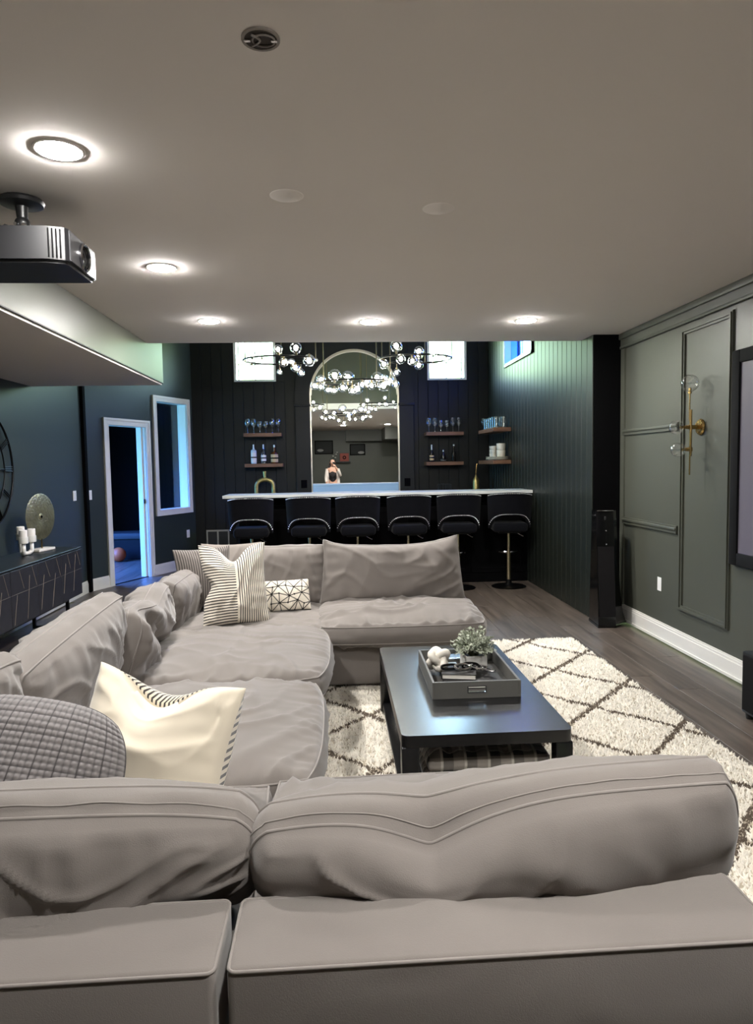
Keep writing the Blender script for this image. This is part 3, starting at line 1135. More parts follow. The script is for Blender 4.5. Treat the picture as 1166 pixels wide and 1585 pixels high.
pill('cream_pillow', 'cream velvet pillow with a black striped back, beside the knit pillow', 'cream_striped', 0.50, 0.46, 0.24, (-0.575, 2.12, 0.615), -12, -24, nu=64, nv=56, roll=8, seed=23.9, wr=0.012, deform=d_cream, bow=-0.06, q=0.55, fold=(6, 1.6))
pill('corduroy_pillow', 'dark grey corduroy pillow behind the large striped pillow', 'dark_stripe', 0.42, 0.42, 0.16, (-0.93, 4.98, 0.70), 30, -14, seed=24.1, wr=0.008)
pill('grey_pillow', 'plain grey pillow peeking up behind the large striped pillow', 'grey_pillow', 0.44, 0.44, 0.16, (-0.76, 5.14, 0.70), 6, -8, seed=25.6, wr=0.012)

# ------------------------------------------------------------------ rug
RX0, RX1, RY0, RY1 = -0.42, 1.95, 1.85, 5.56
rug = thing('shag_rug', 'cream shag rug with dark diamond lattice under the coffee table', 'rug', (0.765, 3.7, 0))
B().box(RX0 - 0.765, RX1 - 0.765, RY0 - 3.7, RY1 - 3.7, 0.001, 0.014, 0.003, 1).obj('backing', 'rug_base', rug)
random.seed(9)
vs, fs, mi = [], [], []
NT = 78000
for k in range(NT):
    x, y = random.uniform(RX0, RX1), random.uniform(RY0, RY1)
    wob = 0.02 * N3(x * 6, y * 6, 3)
    a, b = (x + wob - 1.52) / 0.67, (y + wob - 3.96) / 0.74
    d1_ = abs((a + b) - round(a + b))
    d2_ = abs((a - b) - round(a - b))
    dark = min(d1_, d2_) < 0.032 + 0.012 * random.random()
    hh = random.uniform(0.012, 0.021) * (0.85 if dark else 1)
    th = random.random() * 2 * PI
    wdt = random.uniform(0.006, 0.010)
    lx, ly = random.gauss(0, 0.008), random.gauss(0, 0.008)
    i0 = len(vs)
    for q in range(3):
        an = th + q * 2.094
        vs.append((x - 0.765 + wdt * math.cos(an), y - 3.7 + wdt * math.sin(an), 0.010))
    vs.append((x - 0.765 + lx, y - 3.7 + ly, 0.013 + hh))
    for q in range(3):
        fs.append((i0 + q, i0 + (q + 1) % 3, i0 + 3))
        mi.append(1 if dark else 0)
me = bpy.data.meshes.new('pile')
me.from_pydata(vs, [], fs)
me.materials.append(MATS['rug_cream'])
me.materials.append(MATS['rug_dark'])
me.polygons.foreach_set('material_index', mi)
me.shade_smooth()
pile = link('pile', me, rug)
pile['kind'] = 'stuff'

# ------------------------------------------------------------------ coffee table
TX0, TX1, TY0, TY1, TZ = 0.25, 0.945, 2.68, 4.03, 0.40
tc_ = ((TX0 + TX1) / 2, (TY0 + TY1) / 2)
tab = thing('coffee_table', 'long black wooden coffee table with a lower shelf on the cream rug', 'table', (tc_[0], tc_[1], 0.034))
hx, hy = (TX1 - TX0) / 2, (TY1 - TY0) / 2
tp = B()
r_ = 0.03
pl = []
for cx, cy, a0 in ((hx - r_, hy - r_, 0), (-hx + r_, hy - r_, 90), (-hx + r_, -hy + r_, 180), (hx - r_, -hy + r_, 270)):
    for k in range(7):
        a = R(a0 + 15 * k)
        pl.append((cx + r_ * math.cos(a), cy + r_ * math.sin(a)))
tp.prism(pl, lambda a, b, k: (a, b, TZ - 0.034 - 0.05 + 0.05 * k))
top = tp.obj('tabletop', 'black_wood', tab)
for i, (sx, sy) in enumerate(((-1, -1), (1, -1), (1, 1), (-1, 1))):
    B().box(sx * hx - sx * 0.07, sx * hx, sy * hy - sy * 0.07, sy * hy, 0, TZ - 0.084, 0.006, 2).obj('leg', 'black_wood', tab)
B().box(-hx + 0.01, hx - 0.01, -hy + 0.01, hy - 0.01, 0.03, 0.055, 0.004, 1).obj('lower_shelf', 'black_wood', tab)

bk = thing('plaid_blanket', 'folded black and grey plaid blanket on the lower table shelf', 'blanket', (0.63, 2.95, 0.09))
cushion('fold', bk, 'plaid', 0.52, 0.40, 0.11, T((0, 0, 0.06)) @ RX(90), g=0.05, seed=31, wr=0.014, bow=0.02, p=4, q=0.5)
cushion('fold', bk, 'plaid', 0.50, 0.36, 0.12, T((-0.01, 0.0, 0.15)) @ RX(90), g=0.05, seed=33, wr=0.018, bow=0.02, p=3, q=0.5)

# tray and what lies in it
tr0 = (0.64, 3.375)
tray = thing('tray', 'grey leather serving tray with chrome cut-out handles on the coffee table', 'tray', (tr0[0], tr0[1], TZ + 0.001), R(-0.5))
tx, ty, tw, th_ = 0.205, 0.285, 0.012, 0.078
tb = B()
tb.box(-tx, tx, -ty, ty, 0, 0.008)
for s in (-1, 1):
    tb.box(s * tx - s * tw, s * tx, -ty, ty, 0.008, th_, 0.002, 1)
    y0, y1 = (s * ty - s * tw, s * ty)
    lo, hi = min(y0, y1), max(y0, y1)
    for (a, b, c, d) in ((-tx + tw, -0.04, 0.008, th_), (0.04, tx - tw, 0.008, th_), (-0.04, 0.04, 0.008, 0.028), (-0.04, 0.04, 0.055, th_)):
        tb.box(a, b, lo, hi, c, d)
tb.obj('tray_body', 'tray_grey', tray)
B().box(-tx + tw, tx - tw, -ty + tw, ty - tw, 0.008, 0.010).obj('lining', 'tray_inside', tray)
for s in (-1, 1):
    yy = s * ty
    hb = B()
    for a, b, c, d in ((-0.044, -0.039, 0.025, 0.058), (0.039, 0.044, 0.025, 0.058), (-0.039, 0.039, 0.025, 0.029), (-0.039, 0.039, 0.054, 0.058)):
        hb.box(a, b, yy - s * 0.014, yy + s * 0.002, c, d)
    hb.obj('handle', 'chrome', tray)

ZT = TZ + 0.0115


def book(label, loc, rz, w, d, h):
    b = thing('book', label, 'book', loc, R(rz), 'books in the tray')
    B().box(-w / 2 + 0.004, w / 2 - 0.003, -d / 2 + 0.003, d / 2 - 0.003, 0.003, h - 0.003).obj('pages', 'paper', b)
    B().box(-w / 2, w / 2, -d / 2, d / 2, 0, 0.003, 0.0008, 1).box(-w / 2, w / 2, -d / 2, d / 2, h - 0.003, h, 0.0008, 1).box(-w / 2, -w / 2 + 0.004, -d / 2, d / 2, 0.002, h - 0.002).obj('cover', 'book_black', b)
    return b


book('wide black book lying at the bottom of the stack in the tray', (0.645, 3.33, ZT), -3, 0.26, 0.27, 0.022)
book('thick black book with pale page edges on top of the wider one', (0.60, 3.335, ZT + 0.0225), -12, 0.165, 0.145, 0.026)

ch = thing('chain_ornament', 'dark and silver chain link ornament draped over the books in the tray', 'ornament', (0.64, 3.34, ZT + 0.05))


def chain_link(c, rz, tilt, a, b, r, m):
    pts = []
    for k in range(22):
        t = 2 * PI * k / 22
        pts.append(T(c) @ RZ(rz) @ RX(tilt) @ Vector((a * math.copysign(abs(math.cos(t)) ** 0.7, math.cos(t)), b * math.sin(t), 0)))
    B().tube(pts, r, 8, True).obj('chain_link', m, ch)


chain_link((-0.085, 0.01, 0.012), 10, 20, 0.042, 0.018, 0.006, 'gloss_black')
chain_link((-0.025, -0.015, 0.016), 25, 8, 0.038, 0.030, 0.0075, 'chrome')
chain_link((0.02, 0.01, 0.012), -15, 50, 0.040, 0.017, 0.006, 'gloss_black')
chain_link((0.06, -0.005, 0.010), -30, 10, 0.040, 0.018, 0.006, 'chrome')
chain_link((0.095, -0.03, 0.004), -50, -8, 0.044, 0.020, 0.006, 'chrome')

kn = B()
for ax in range(3):
    pts = []
    for k in range(36):
        t = 2 * PI * k / 36
        lng = 0.056 * math.copysign(abs(math.cos(t)) ** 0.75, math.cos(t))
        sht = 0.025 * math.sin(t)
        v = [0, 0, 0]
        v[ax], v[(ax + 1) % 3] = lng, sht
        pts.append(RX(35) @ RY(38) @ Vector(v) + Vector((0, 0, 0.074)))
    kn.tube(pts, 0.0195, 10, True)
ko = kn.obj('knot_sculpture', 'white_stone', None, 180)
ko.location = (0.512, 3.45, ZT)
ko.rotation_euler = (0, 0, R(15))
tag(ko, 'white stone knot sculpture at the left of the tray', 'sculpture')

cd = B().box(-0.035, 0.035, -0.03, 0.03, 0, 0.003).obj('card', 'pale_blue' if 'pale_blue' in MATS else 'bottle_frost')  # thin pale blue piece lying flat on the tray lining
cd.location = (0.60, 3.60, ZT)
tag(cd, 'pale blue card lying in the tray behind the knot sculpture', 'card')

pot = thing('potted_plant', 'small grey-green leafy plant in a square pale pot in the tray', 'plant', (0.71, 3.53, ZT), R(8))
pb = B()
ow, iw = 0.055, 0.05
pb.box(-ow, ow, -ow, ow, 0, 0.006)
for s in (-1, 1):
    pb.box(s * iw, s * ow, -ow, ow, 0.006, 0.075)
    pb.box(-iw, iw, s * iw, s * ow, 0.006, 0.075)
pt = pb.obj('pot', 'pot_concrete', pot)
for i in range(9):
    for s in (-1, 1):
        pass
B().box(-iw, iw, -iw, iw, 0.006, 0.066).obj('soil', 'box_hole', pt)
random.seed(5)
lv, lf = [], []
stems = B()
for k in range(110):
    th = random.random() * 2 * PI
    el = math.acos(random.uniform(-0.25, 1))
    rr = random.uniform(0.065, 0.118)
    tip = Vector((rr * math.sin(el) * math.cos(th), rr * math.sin(el) * math.sin(th), 0.115 + rr * 0.95 * math.cos(el)))
    base = Vector((tip.x * 0.15, tip.y * 0.15, 0.066))
    mid = base.lerp(tip, 0.5) + Vector((0, 0, 0.012))
    stems.tube([base, mid, tip], 0.0012, 4)
    for q in range(9):
        c = mid.lerp(tip, 0.05 + 0.12 * q)
        dr = Vector((random.gauss(0, 1), random.gauss(0, 1), random.gauss(0.2, 0.8))).normalized()
        sdv = dr.cross(Vector((random.gauss(0, 1), random.gauss(0, 1), random.gauss(0, 1)))).normalized()
        L = random.uniform(0.015, 0.023)
        i0 = len(lv)
        up = dr.cross(sdv) * 0.003
        lv += [tuple(c), tuple(c + dr * L * 0.5 + sdv * L * 0.42 + up), tuple(c + dr * L), tuple(c + dr * L * 0.5 - sdv * L * 0.42 + up)]
        lf.append((i0, i0 + 1, i0 + 2, i0 + 3))
stems.obj('stems', 'stem', pot)
me = bpy.data.meshes.new('foliage')
me.from_pydata(lv, [], lf)
me.materials.append(MATS['leaf'])
fo = link('foliage', me, pot)
fo['kind'] = 'stuff'
# ------------------------------------------------------------------ ceiling fixtures
def can(label, x, y):
    t = thing('recessed_light', label, 'ceiling light', (x, y, ZC), 0, 'recessed ceiling lights')
    B().lathe([(0.076, 0.0), (0.090, 0.0), (0.090, -0.002), (0.087, -0.004), (0.078, -0.004), (0.076, 0.0)], 32).obj('trim_ring', 'white_trim', t)
    B().lathe([(0.0, -0.0125), (0.035, -0.012), (0.060, -0.010), (0.073, -0.0065), (0.076, -0.003), (0.0, -0.001)], 32).obj('lens', 'lamp_lens', t, 180)
    return t


can('large round recessed light nearest us, above the projector', -0.963, 2.65)
can('recessed ceiling light second from us in the left-hand line', -0.961, 4.145)
can('recessed ceiling light at the far left, last of the left-hand line', -0.955, 5.645)
can('recessed ceiling light in the middle of the far row', 0.321, 5.688)
can('recessed ceiling light at the right of the far row', 1.594, 5.661)
can('recessed ceiling light behind us seen only in the mirror, left one', 0.321, 0.72)
can('recessed ceiling light behind us seen only in the mirror, right one', 1.594, 1.0)

for i, (x, y, lab) in enumerate(((-0.174, 3.062, 'left'), (0.499, 3.201, 'right'))):
    o = B().lathe([(0.0, -0.0035), (0.068, -0.003), (0.072, -0.001), (0.072, 0.0), (0.0, 0.0)], 32).obj('ceiling_cover', 'ceiling_paint')
    o.location = (x, y, ZC)
    tag(o, 'flat round ceiling-coloured cover plate, %s of the two' % lab, 'cover plate', 'round ceiling cover plates')

jb = thing('junction_box', 'open round metal junction box in the ceiling at the top', 'junction box', (-0.171, 1.965, ZC))
B().lathe([(0.044, 0.0), (0.052, 0.0), (0.052, -0.005), (0.044, -0.005), (0.044, 0.0)], 28).obj('rim', 'box_metal', jb)
B().lathe([(0.0, -0.001), (0.044, -0.001), (0.044, -0.003), (0.0, -0.003)], 28).obj('box_back', 'box_hole', jb)
pts = [(0.03 * math.cos(t) + 0.008, 0.026 * math.sin(t), -0.006) for t in [2 * PI * k / 24 for k in range(24)]]
B().tube(pts, 0.003, 6, True).obj('knockout_ring', 'box_metal', jb)
pts = [(-0.022 + 0.02 * math.sin(k * 0.3), -0.026 + 0.0045 * k, -0.007) for k in range(12)]
B().tube(pts, 0.0035, 6).obj('cable', 'box_metal', jb)
for s in (-1, 1):
    B().box(s * 0.036 - 0.009, s * 0.036 + 0.009, -0.005, 0.005, -0.009, -0.003, 0.001, 1).obj('mounting_tab', 'chrome', jb)

# ------------------------------------------------------------------ projector
pj = thing('projector', 'black ceiling-mounted projector with a large lens facing the screen', 'projector', (-1.30, 3.125, 2.32))
px0, px1, py0, py1, ph = -0.29, 0.235, -0.175, 0.175, 0.142
pp = [(px0, py0), (px1 - 0.075, py0), (px1 - 0.01, py0 + 0.025), (px1, py0 + 0.04), (px1, py1), (px0, py1)]
bd = B()
bd.prism(pp, lambda a, b, k: (a, b, 0.012 + (ph - 0.012) * k))
bd.prism([(a * 0.965, b * 0.93) for a, b in pp], lambda a, b, k: (a, b, 0.013 * k))
bd.obj('housing', 'plastic_dark', pj)
B().box(px1, px1 + 0.006, py0 + 0.042, py1 - 0.002, 0.014, ph - 0.004, 0.002, 1).obj('front_panel', 'plastic_grey', pj)
for k in range(4):
    a = k / 4
    xx, yy = px1 - 0.068 + 0.055 * a, py0 + 0.003 + 0.021 * a
    B().box(xx, xx + 0.005, yy - 0.004, yy + 0.004, 0.02, ph - 0.008).obj('vent_slat', 'gloss_black', pj)
MX = T((px1 + 0.004, 0.02, 0.07)) @ RY(90)
B().lathe([(0.058, 0), (0.060, 0.012), (0.054, 0.016), (0.048, 0.012), (0.047, 0.0)], 32, m=MX).obj('lens_ring', 'chrome', pj)
B().lathe([(0.047, 0.004), (0.040, 0.010), (0.034, 0.003), (0.034, -0.012)], 32, m=MX).obj('lens_barrel', 'gloss_black', pj)
B().lathe([(0.0, 0.004), (0.02, 0.002), (0.034, -0.006)], 24, m=MX).obj('lens_glass', 'gloss_black', pj)
mt_ = B().lathe([(0, 0.306), (0.085, 0.306), (0.092, 0.296), (0.086, 0.284), (0.04, 0.276), (0.0, 0.276)], 28).obj('mount_plate', 'black_satin', pj)
B().cyl((0, 0, 0.21), (0, 0, 0.28), 0.02, 0.026).ball((0, 0, 0.205), 0.032).box(-0.09, 0.09, -0.03, 0.03, 0.15, 0.17, 0.006, 1).cyl((0, 0, 0.16), (0, 0, 0.21), 0.024).obj('mount_arm', 'black_satin', pj)
for a in (0.4, 2.5, 4.4):
    B().tube([(0.03 * math.cos(a), 0.03 * math.sin(a), 0.17), (0.10 * math.cos(a), 0.10 * math.sin(a), 0.165), (0.14 * math.cos(a), 0.12 * math.sin(a), 0.143)], 0.009, 8).obj('mount_leg', 'black_satin', pj)
B().cyl((0.02, -0.04, 0.19), (0.02, -0.028, 0.19), 0.009).cyl((-0.015, -0.04, 0.195), (-0.015, -0.028, 0.195), 0.007).obj('bolt', 'chrome', pj)
B().tube([(0.10, -0.03, 0.142), (0.10, -0.03, 0.172), (0.105, -0.03, 0.176), (0.11, -0.03, 0.172), (0.11, -0.03, 0.142)], 0.002, 6).obj('cable_clip', 'chrome', pj)

# ------------------------------------------------------------------ right side
sc_ = thing('projection_screen', 'wide projection screen in a black velvet frame on the right wall', 'screen', (XR - 0.001, 3.15, 0.775))
sw, shh, bw = 1.31, 1.405, 0.085
fb = B()
fb.box(-0.045, 0, -sw, -sw + bw, 0, shh, 0.008, 2).box(-0.045, 0, sw - bw, sw, 0, shh, 0.008, 2).box(-0.045, 0, -sw + bw, sw - bw, 0, bw, 0.008, 2).box(-0.045, 0, -sw + bw, sw - bw, shh - bw, shh, 0.008, 2)
fb.obj('frame', 'screen_border', sc_)
B().box(-0.03, -0.024, -sw + bw - 0.01, sw - bw + 0.01, bw - 0.01, shh - bw + 0.01).obj('screen_surface', 'screen_grey', sc_)

sn = thing('wall_sconce', 'brass wall sconce with three clear glass globes on the panelled wall', 'wall lamp', (XR - 0.001, 4.91, 1.71))
MXn = RY(-90)
B().lathe([(0, 0.0), (0.058, 0.0), (0.06, 0.008), (0.052, 0.018), (0, 0.02)], 28, m=MXn).obj('back_plate', 'brass', sn)
for a in (0.6, 2.7, 4.8):
    B().ball((-0.022, 0.038 * math.cos(a), 0.038 * math.sin(a)), 0.006).obj('screw', 'brass', sn)
B().cyl((-0.015, 0, 0), (-0.10, 0, 0), 0.016).obj('arm', 'brass', sn)
B().cyl((-0.083, 0, -0.345), (-0.083, 0, 0.10), 0.0055).cyl((-0.083, -0.012, -0.21), (-0.083, -0.012, 0.125), 0.008).cyl((-0.088, 0, 0.05), (-0.088, 0, 0.255), 0.005).obj('stem', 'brass', sn)


def bulb_globe(parent, c, axis, r, lit, sock='brass', gname='globe', bulbmat='bulb'):
    c, axis = Vector(c), Vector(axis).normalized()
    gl = B().ball(c, r, 20, 12).obj(gname, 'globe_glass', parent, 180)
    b = c - axis * r
    B().cyl(b - axis * 0.012, b + axis * r * 0.45, 0.012, 0.010, 12).obj('socket', sock, gl)
    B().ball(c + axis * r * 0.0, r * 0.37 if lit else 0.012, 10, 7, (1, 1, 1.25)).obj('bulb', bulbmat, gl, 180)
    return gl


bulb_globe(sn, (-0.088, 0, 0.315), (0, 0, 1), 0.062, False, bulbmat='pane_glass')
B().box(-0.10, -0.066, -0.012, 0.012, -0.015, 0.015, 0.003, 1).cyl((-0.083, 0, 0), (-0.125, 0, 0), 0.013).obj('knuckle', 'brass', sn)
bulb_globe(sn, (-0.185, 0, 0.0), (-1, 0, 0), 0.052, False, bulbmat='pane_glass')
B().box(-0.10, -0.066, -0.012, 0.012, -0.175, -0.145, 0.003, 1).cyl((-0.083, 0, -0.16), (-0.115, 0, -0.16), 0.013).obj('knuckle', 'brass', sn)
bulb_globe(sn, (-0.170, 0, -0.162), (-1, 0, 0), 0.052, False, bulbmat='pane_glass')


def plate(label, loc, rz, w=0.07, h=0.115, kind='outlet'):
    o = thing('wall_' + kind, label, 'light switch' if kind == 'switch' else 'outlet', loc, rz)
    B().box(-w / 2, w / 2, -0.007, 0.0, -h / 2, h / 2, 0.002, 1).obj('cover', 'plate_white', o)
    n = max(1, int(round(w / 0.06)))
    for k in range(n):
        x = (k - (n - 1) / 2) * 0.046
        B().box(x - 0.016, x + 0.016, -0.010, -0.006, -0.034, 0.034, 0.0015, 1).obj('rocker' if kind == 'switch' else 'socket_face', 'white_ceramic', o)
    return o


plate('white outlet low on the green panelled wall at the right', (XR - 0.001, 5.53, 0.455), R(90))
AR = math.atan2(0.9207, 0.3902)


def onang(u, z, d=0.001):
    return (-2.97 + 0.3902 * u + 0.9207 * d, 8.5 + 0.9207 * u - 0.3902 * d, z)


plate('white light switch beside the door casing, right of the corner line', onang(0.075, 1.165), AR, kind='switch')
plate('white outlet low on the wall below the inner window', onang(2.06, 0.50), AR)
plate('white light switch left of the corner line on the clock wall', (-2.969, 8.16, 1.175), R(-90 + 180), 0.09, kind='switch')

sp = thing('floor_speaker', 'tall black tower speaker standing in the corner by the pier', 'speaker', (2.44, 6.07, 0.0))
lo_ = [(-0.125, -0.135), (0.03, -0.15), (0.195, 0.03), (0.195, 0.155), (-0.10, 0.155)]
hi_ = [(-0.125, -0.06), (0.03, -0.075), (0.075, -0.02), (0.075, 0.10), (-0.10, 0.10)]
b = B()
n = 12
rings = []
for k in range(n + 1):
    t = k / n
    e = t ** 0.55
    rings.append([b.bm.verts.new((p[0] * (1 - e) + q[0] * e, p[1] * (1 - t) + q[1] * t, 0.02 + 1.015 * t)) for p, q in zip(lo_, hi_)])
for k in range(n):
    for i in range(5):
        j = (i + 1) % 5
        b.bm.faces.new((rings[k][i], rings[k][j], rings[k + 1][j], rings[k + 1][i]))
b.bm.faces.new(rings[0][::-1])
b.bm.faces.new(rings[-1])
b.prism([(p[0] * 1.03, p[1] * 1.03) for p in lo_], lambda a, c, k: (a, c, 0.0 + 0.02 * k))
b.obj('cabinet', 'gloss_black', sp, 20)
fr_ = []
b = B()
a0, a1 = Vector((-0.118, -0.138, 0.10)), Vector((0.024, -0.153, 0.10))
c0, c1 = Vector((-0.118, -0.083, 0.72)), Vector((0.024, -0.098, 0.72))
dn = Vector((-0.1, -1, 0.0)).normalized() * 0.006
b.bm.faces.new([b.bm.verts.new(p) for p in (a0, a1, c1, c0)])
b.bm.faces.new([b.bm.verts.new(p + dn) for p in (a0, a1, c1, c0)])
b.obj('grille', 'speaker_cloth', sp)
for z, yy in ((0.74, -0.108), (0.86, -0.098)):
    B().ball((-0.045, yy, z), 0.006).obj('indicator_stud', 'chrome', sp)
B().box(-0.06, -0.045, -0.092, -0.085, 0.955, 0.985, 0.001, 1).obj('badge', 'plastic_grey', sp)
B().tube([(-0.115, -0.064, 1.036), (-0.05, -0.075, 1.037), (0.028, -0.078, 1.036)], 0.003, 6).obj('top_edge', 'chrome', sp)

sb = thing('subwoofer', 'square black subwoofer on the floor by the right wall', 'speaker', (2.47, 3.53, 0.0))
B().box(-0.16, 0.17, -0.24, 0.24, 0.03, 0.385, 0.012, 2).obj('cabinet', 'black_satin', sb)
B().box(-0.166, -0.158, -0.22, 0.22, 0.05, 0.365, 0.002, 1).obj('grille', 'speaker_cloth', sb)
for sx in (-0.13, 0.13):
    for sy in (-0.2, 0.2):
        B().cyl((sx, sy, 0), (sx, sy, 0.032), 0.02, 0.024, 12).obj('foot', 'black_satin', sb)

# ------------------------------------------------------------------ left side
cs = thing('media_console', 'long black console with inlaid chevron doors on thin metal legs', 'console', (-2.66, 5.85, 0.0))
cx0, cx1, cy0, cy1, cz0, cz1 = -0.22, 0.21, -0.99, 0.99, 0.27, 0.72
B().box(cx0, cx1 - 0.02, cy0, cy1, cz0, cz1, 0.004, 1).obj('body', 'console_black', cs)
B().box(cx0 - 0.004, cx1 + 0.004, cy0 - 0.006, cy1 + 0.006, cz1, cz1 + 0.014, 0.003, 1).obj('console_top', 'black_satin', cs)
random.seed(8)
for k in range(4):
    ya, yb = cy0 + 0.012 + k * 0.491, cy0 + 0.012 + (k + 1) * 0.491 - 0.006
    dr = B().box(cx1 - 0.02, cx1, ya, yb, cz0 + 0.012, cz1 - 0.008, 0.002, 1).obj('door', 'console_black', cs)
    ym = (ya + yb) / 2
    sgn = 1 if k % 2 else -1
    for q in range(4):
        # angled inlay lines, chevron fashion
        zz0 = cz0 + 0.02 + random.random() * 0.08
        y_a = ya + 0.03 + q * 0.115
        y_b = min(yb - 0.01, y_a + 0.06 + 0.03 * random.random())
        zz1 = min(cz1 - 0.012, zz0 + 0.22 + 0.12 * random.random())
        if q % 2:
            zz0, zz1 = cz1 - 0.012, cz1 - 0.15 - 0.05 * random.random()
        B().tube([(cx1 + 0.0005, y_a, zz0), (cx1 + 0.0005, y_b, zz1)], 0.0019, 4).obj('inlay', 'inlay', dr)
    B().box(cx1, cx1 + 0.002, ya, yb, cz0 + 0.255, cz0 + 0.2565).obj('inlay', 'inlay', dr)
for y in (-0.75, 0.75):
    for x in (-0.16, 0.15):
        B().box(x - 0.013, x + 0.013, y - 0.013, y + 0.013, 0, cz0).obj('leg', 'black_metal', cs)
    B().box(-0.16, 0.15, y - 0.011, y + 0.011, 0.0, 0.024).obj('foot_bar', 'black_metal', cs)
for x in (-0.16, 0.15):
    B().box(x - 0.012, x + 0.012, -0.75, 0.75, cz0 - 0.02, cz0).obj('rail', 'black_metal', cs)

cl = thing('wall_clock', 'large round black metal clock at the left edge', 'clock', (-2.969, 6.09, 1.49))


def yz(r, a):
    return (0.02, r * math.cos(a), r * math.sin(a))


for r, rr in ((0.52, 0.011), (0.36, 0.007)):
    B().tube([yz(r, 2 * PI * k / 64) for k in range(64)], rr, 8, True).obj('ring', 'black_metal', cl, 180)
for h in range(12):
    a = PI / 2 - h * PI / 6
    nb = [1, 2, 3, 3, 2, 3, 4, 4, 3, 3, 2, 3][h]
    for q in range(nb):
        da = (q - (nb - 1) / 2) * 0.045
        B().tube([yz(0.37, a + da), yz(0.51, a + da * 0.9)], 0.006, 6).obj('numeral_bar', 'black_metal', cl)
B().tube([yz(0.0, 0), yz(0.24, 2.3)], 0.008, 6).obj('hour_hand', 'black_metal', cl)
B().tube([yz(0.0, 0), yz(0.34, 1.2)], 0.006, 6).obj('minute_hand', 'black_metal', cl)
B().cyl((0, 0, 0), (0.03, 0, 0), 0.03).obj('hub', 'black_metal', cl)
for a in (0, PI / 2, PI, 1.5 * PI):
    B().tube([yz(0.0, 0), yz(0.36, a)], 0.004, 6).obj('spoke', 'black_metal', cl)

ZCN = 0.735
ds = thing('disc_sculpture', 'round hammered bronze disc on a white stand atop the console', 'sculpture', (-2.70, 6.56, ZCN), R(-12))
B().box(-0.055, 0.055, -0.12, 0.12, 0, 0.022, 0.003, 1).obj('base', 'white_stone', ds)
B().cyl((0, 0, 0.022), (0, 0, 0.11), 0.006, seg=10).obj('stem', 'brass', ds)
B().lathe([(0, 0.012), (0.02, 0.010), (0.03, 0.004), (0.10, 0.010), (0.20, 0.004), (0.214, 0.0), (0.20, -0.004), (0.0, -0.006)], 40, m=T((0, 0, 0.10 + 0.214)) @ RY(90)).obj('disc', 'bronze_disc', ds)
B().ball((0.012, 0, 0.314), 0.013, 10, 7, (0.5, 1, 1)).obj('centre_boss', 'pier_black', ds)

chd = thing('candle_holder', 'white ceramic candle holder with looped tube feet on the console', 'candle holder', (-2.70, 6.18, ZCN), R(-10))
CUPS = [(0.045, -0.065, 0.115), (-0.02, 0.0, 0.14), (0.03, 0.075, 0.115)]
for (x, y, z) in CUPS:
    B().lathe([(0, 0), (0.036, 0), (0.038, 0.004), (0.038, 0.055), (0.034, 0.055), (0.034, 0.045), (0, 0.045)], 24, (x, y, z)).obj('cup', 'white_ceramic', chd)


def uloop(p, q, zb):
    pts = [(p[0], p[1], p[2])]
    c = ((p[0] + q[0]) / 2, (p[1] + q[1]) / 2)
    for k in range(0, 13):
        a = PI + PI * k / 12
        f = 0.5 + 0.5 * math.cos(a)
        pts.append((p[0] + (q[0] - p[0]) * f, p[1] + (q[1] - p[1]) * f, zb + 0.018 + 0.032 * (1 + math.sin(a))))
    pts.append((q[0], q[1], q[2]))
    return pts


B().tube(uloop(CUPS[0], CUPS[1], 0.0), 0.017, 10).obj('looped_tube', 'white_ceramic', chd, 180)
B().tube(uloop(CUPS[1], CUPS[2], 0.0), 0.017, 10).obj('looped_tube', 'white_ceramic', chd, 180)
for (x, y, z), lab in zip(CUPS, ('nearest pillar candle in the white holder', 'tallest pillar candle in the white holder', 'pillar candle in the white holder next to the bronze disc')):
    c = B().lathe([(0, 0.0), (0.032, 0.0), (0.033, 0.004), (0.033, 0.066), (0.029, 0.070), (0.006, 0.066), (0, 0.066)], 24).cyl((0, 0, 0.066), (0, 0, 0.076), 0.001, seg=6).obj('candle', 'candle_wax')
    v = RZ(-10) @ Vector((x, y, z + 0.0455))
    c.location = (-2.70 + v.x, 6.18 + v.y, ZCN + v.z)
    tag(c, 'white ' + lab, 'candle', 'candles in the white holder')

# things in the dark room
bl_ = thing('storage_bench', 'low dark bench in the dark room beyond the doorway', 'bench', (-3.35, 11.65, 0))
B().box(-0.9, 0.9, -0.22, 0.25, 0.0, 0.33, 0.01, 1).obj('body', 'dark_room', bl_)
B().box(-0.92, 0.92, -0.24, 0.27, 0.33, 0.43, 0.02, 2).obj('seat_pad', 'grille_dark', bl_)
bo = thing('ball', 'orange ball on the floor in the dark room', 'ball', (-3.43, 11.20, 0.0))
B().ball((0, 0, 0.115), 0.115, 24, 16).obj('shell', 'orange_ball', bo, 180)
B().tube([(0.1155 * math.cos(2 * PI * k / 32), 0, 0.115 + 0.1155 * math.sin(2 * PI * k / 32)) for k in range(32)], 0.0025, 5, True).obj('seam_line', 'pier_black', bo)

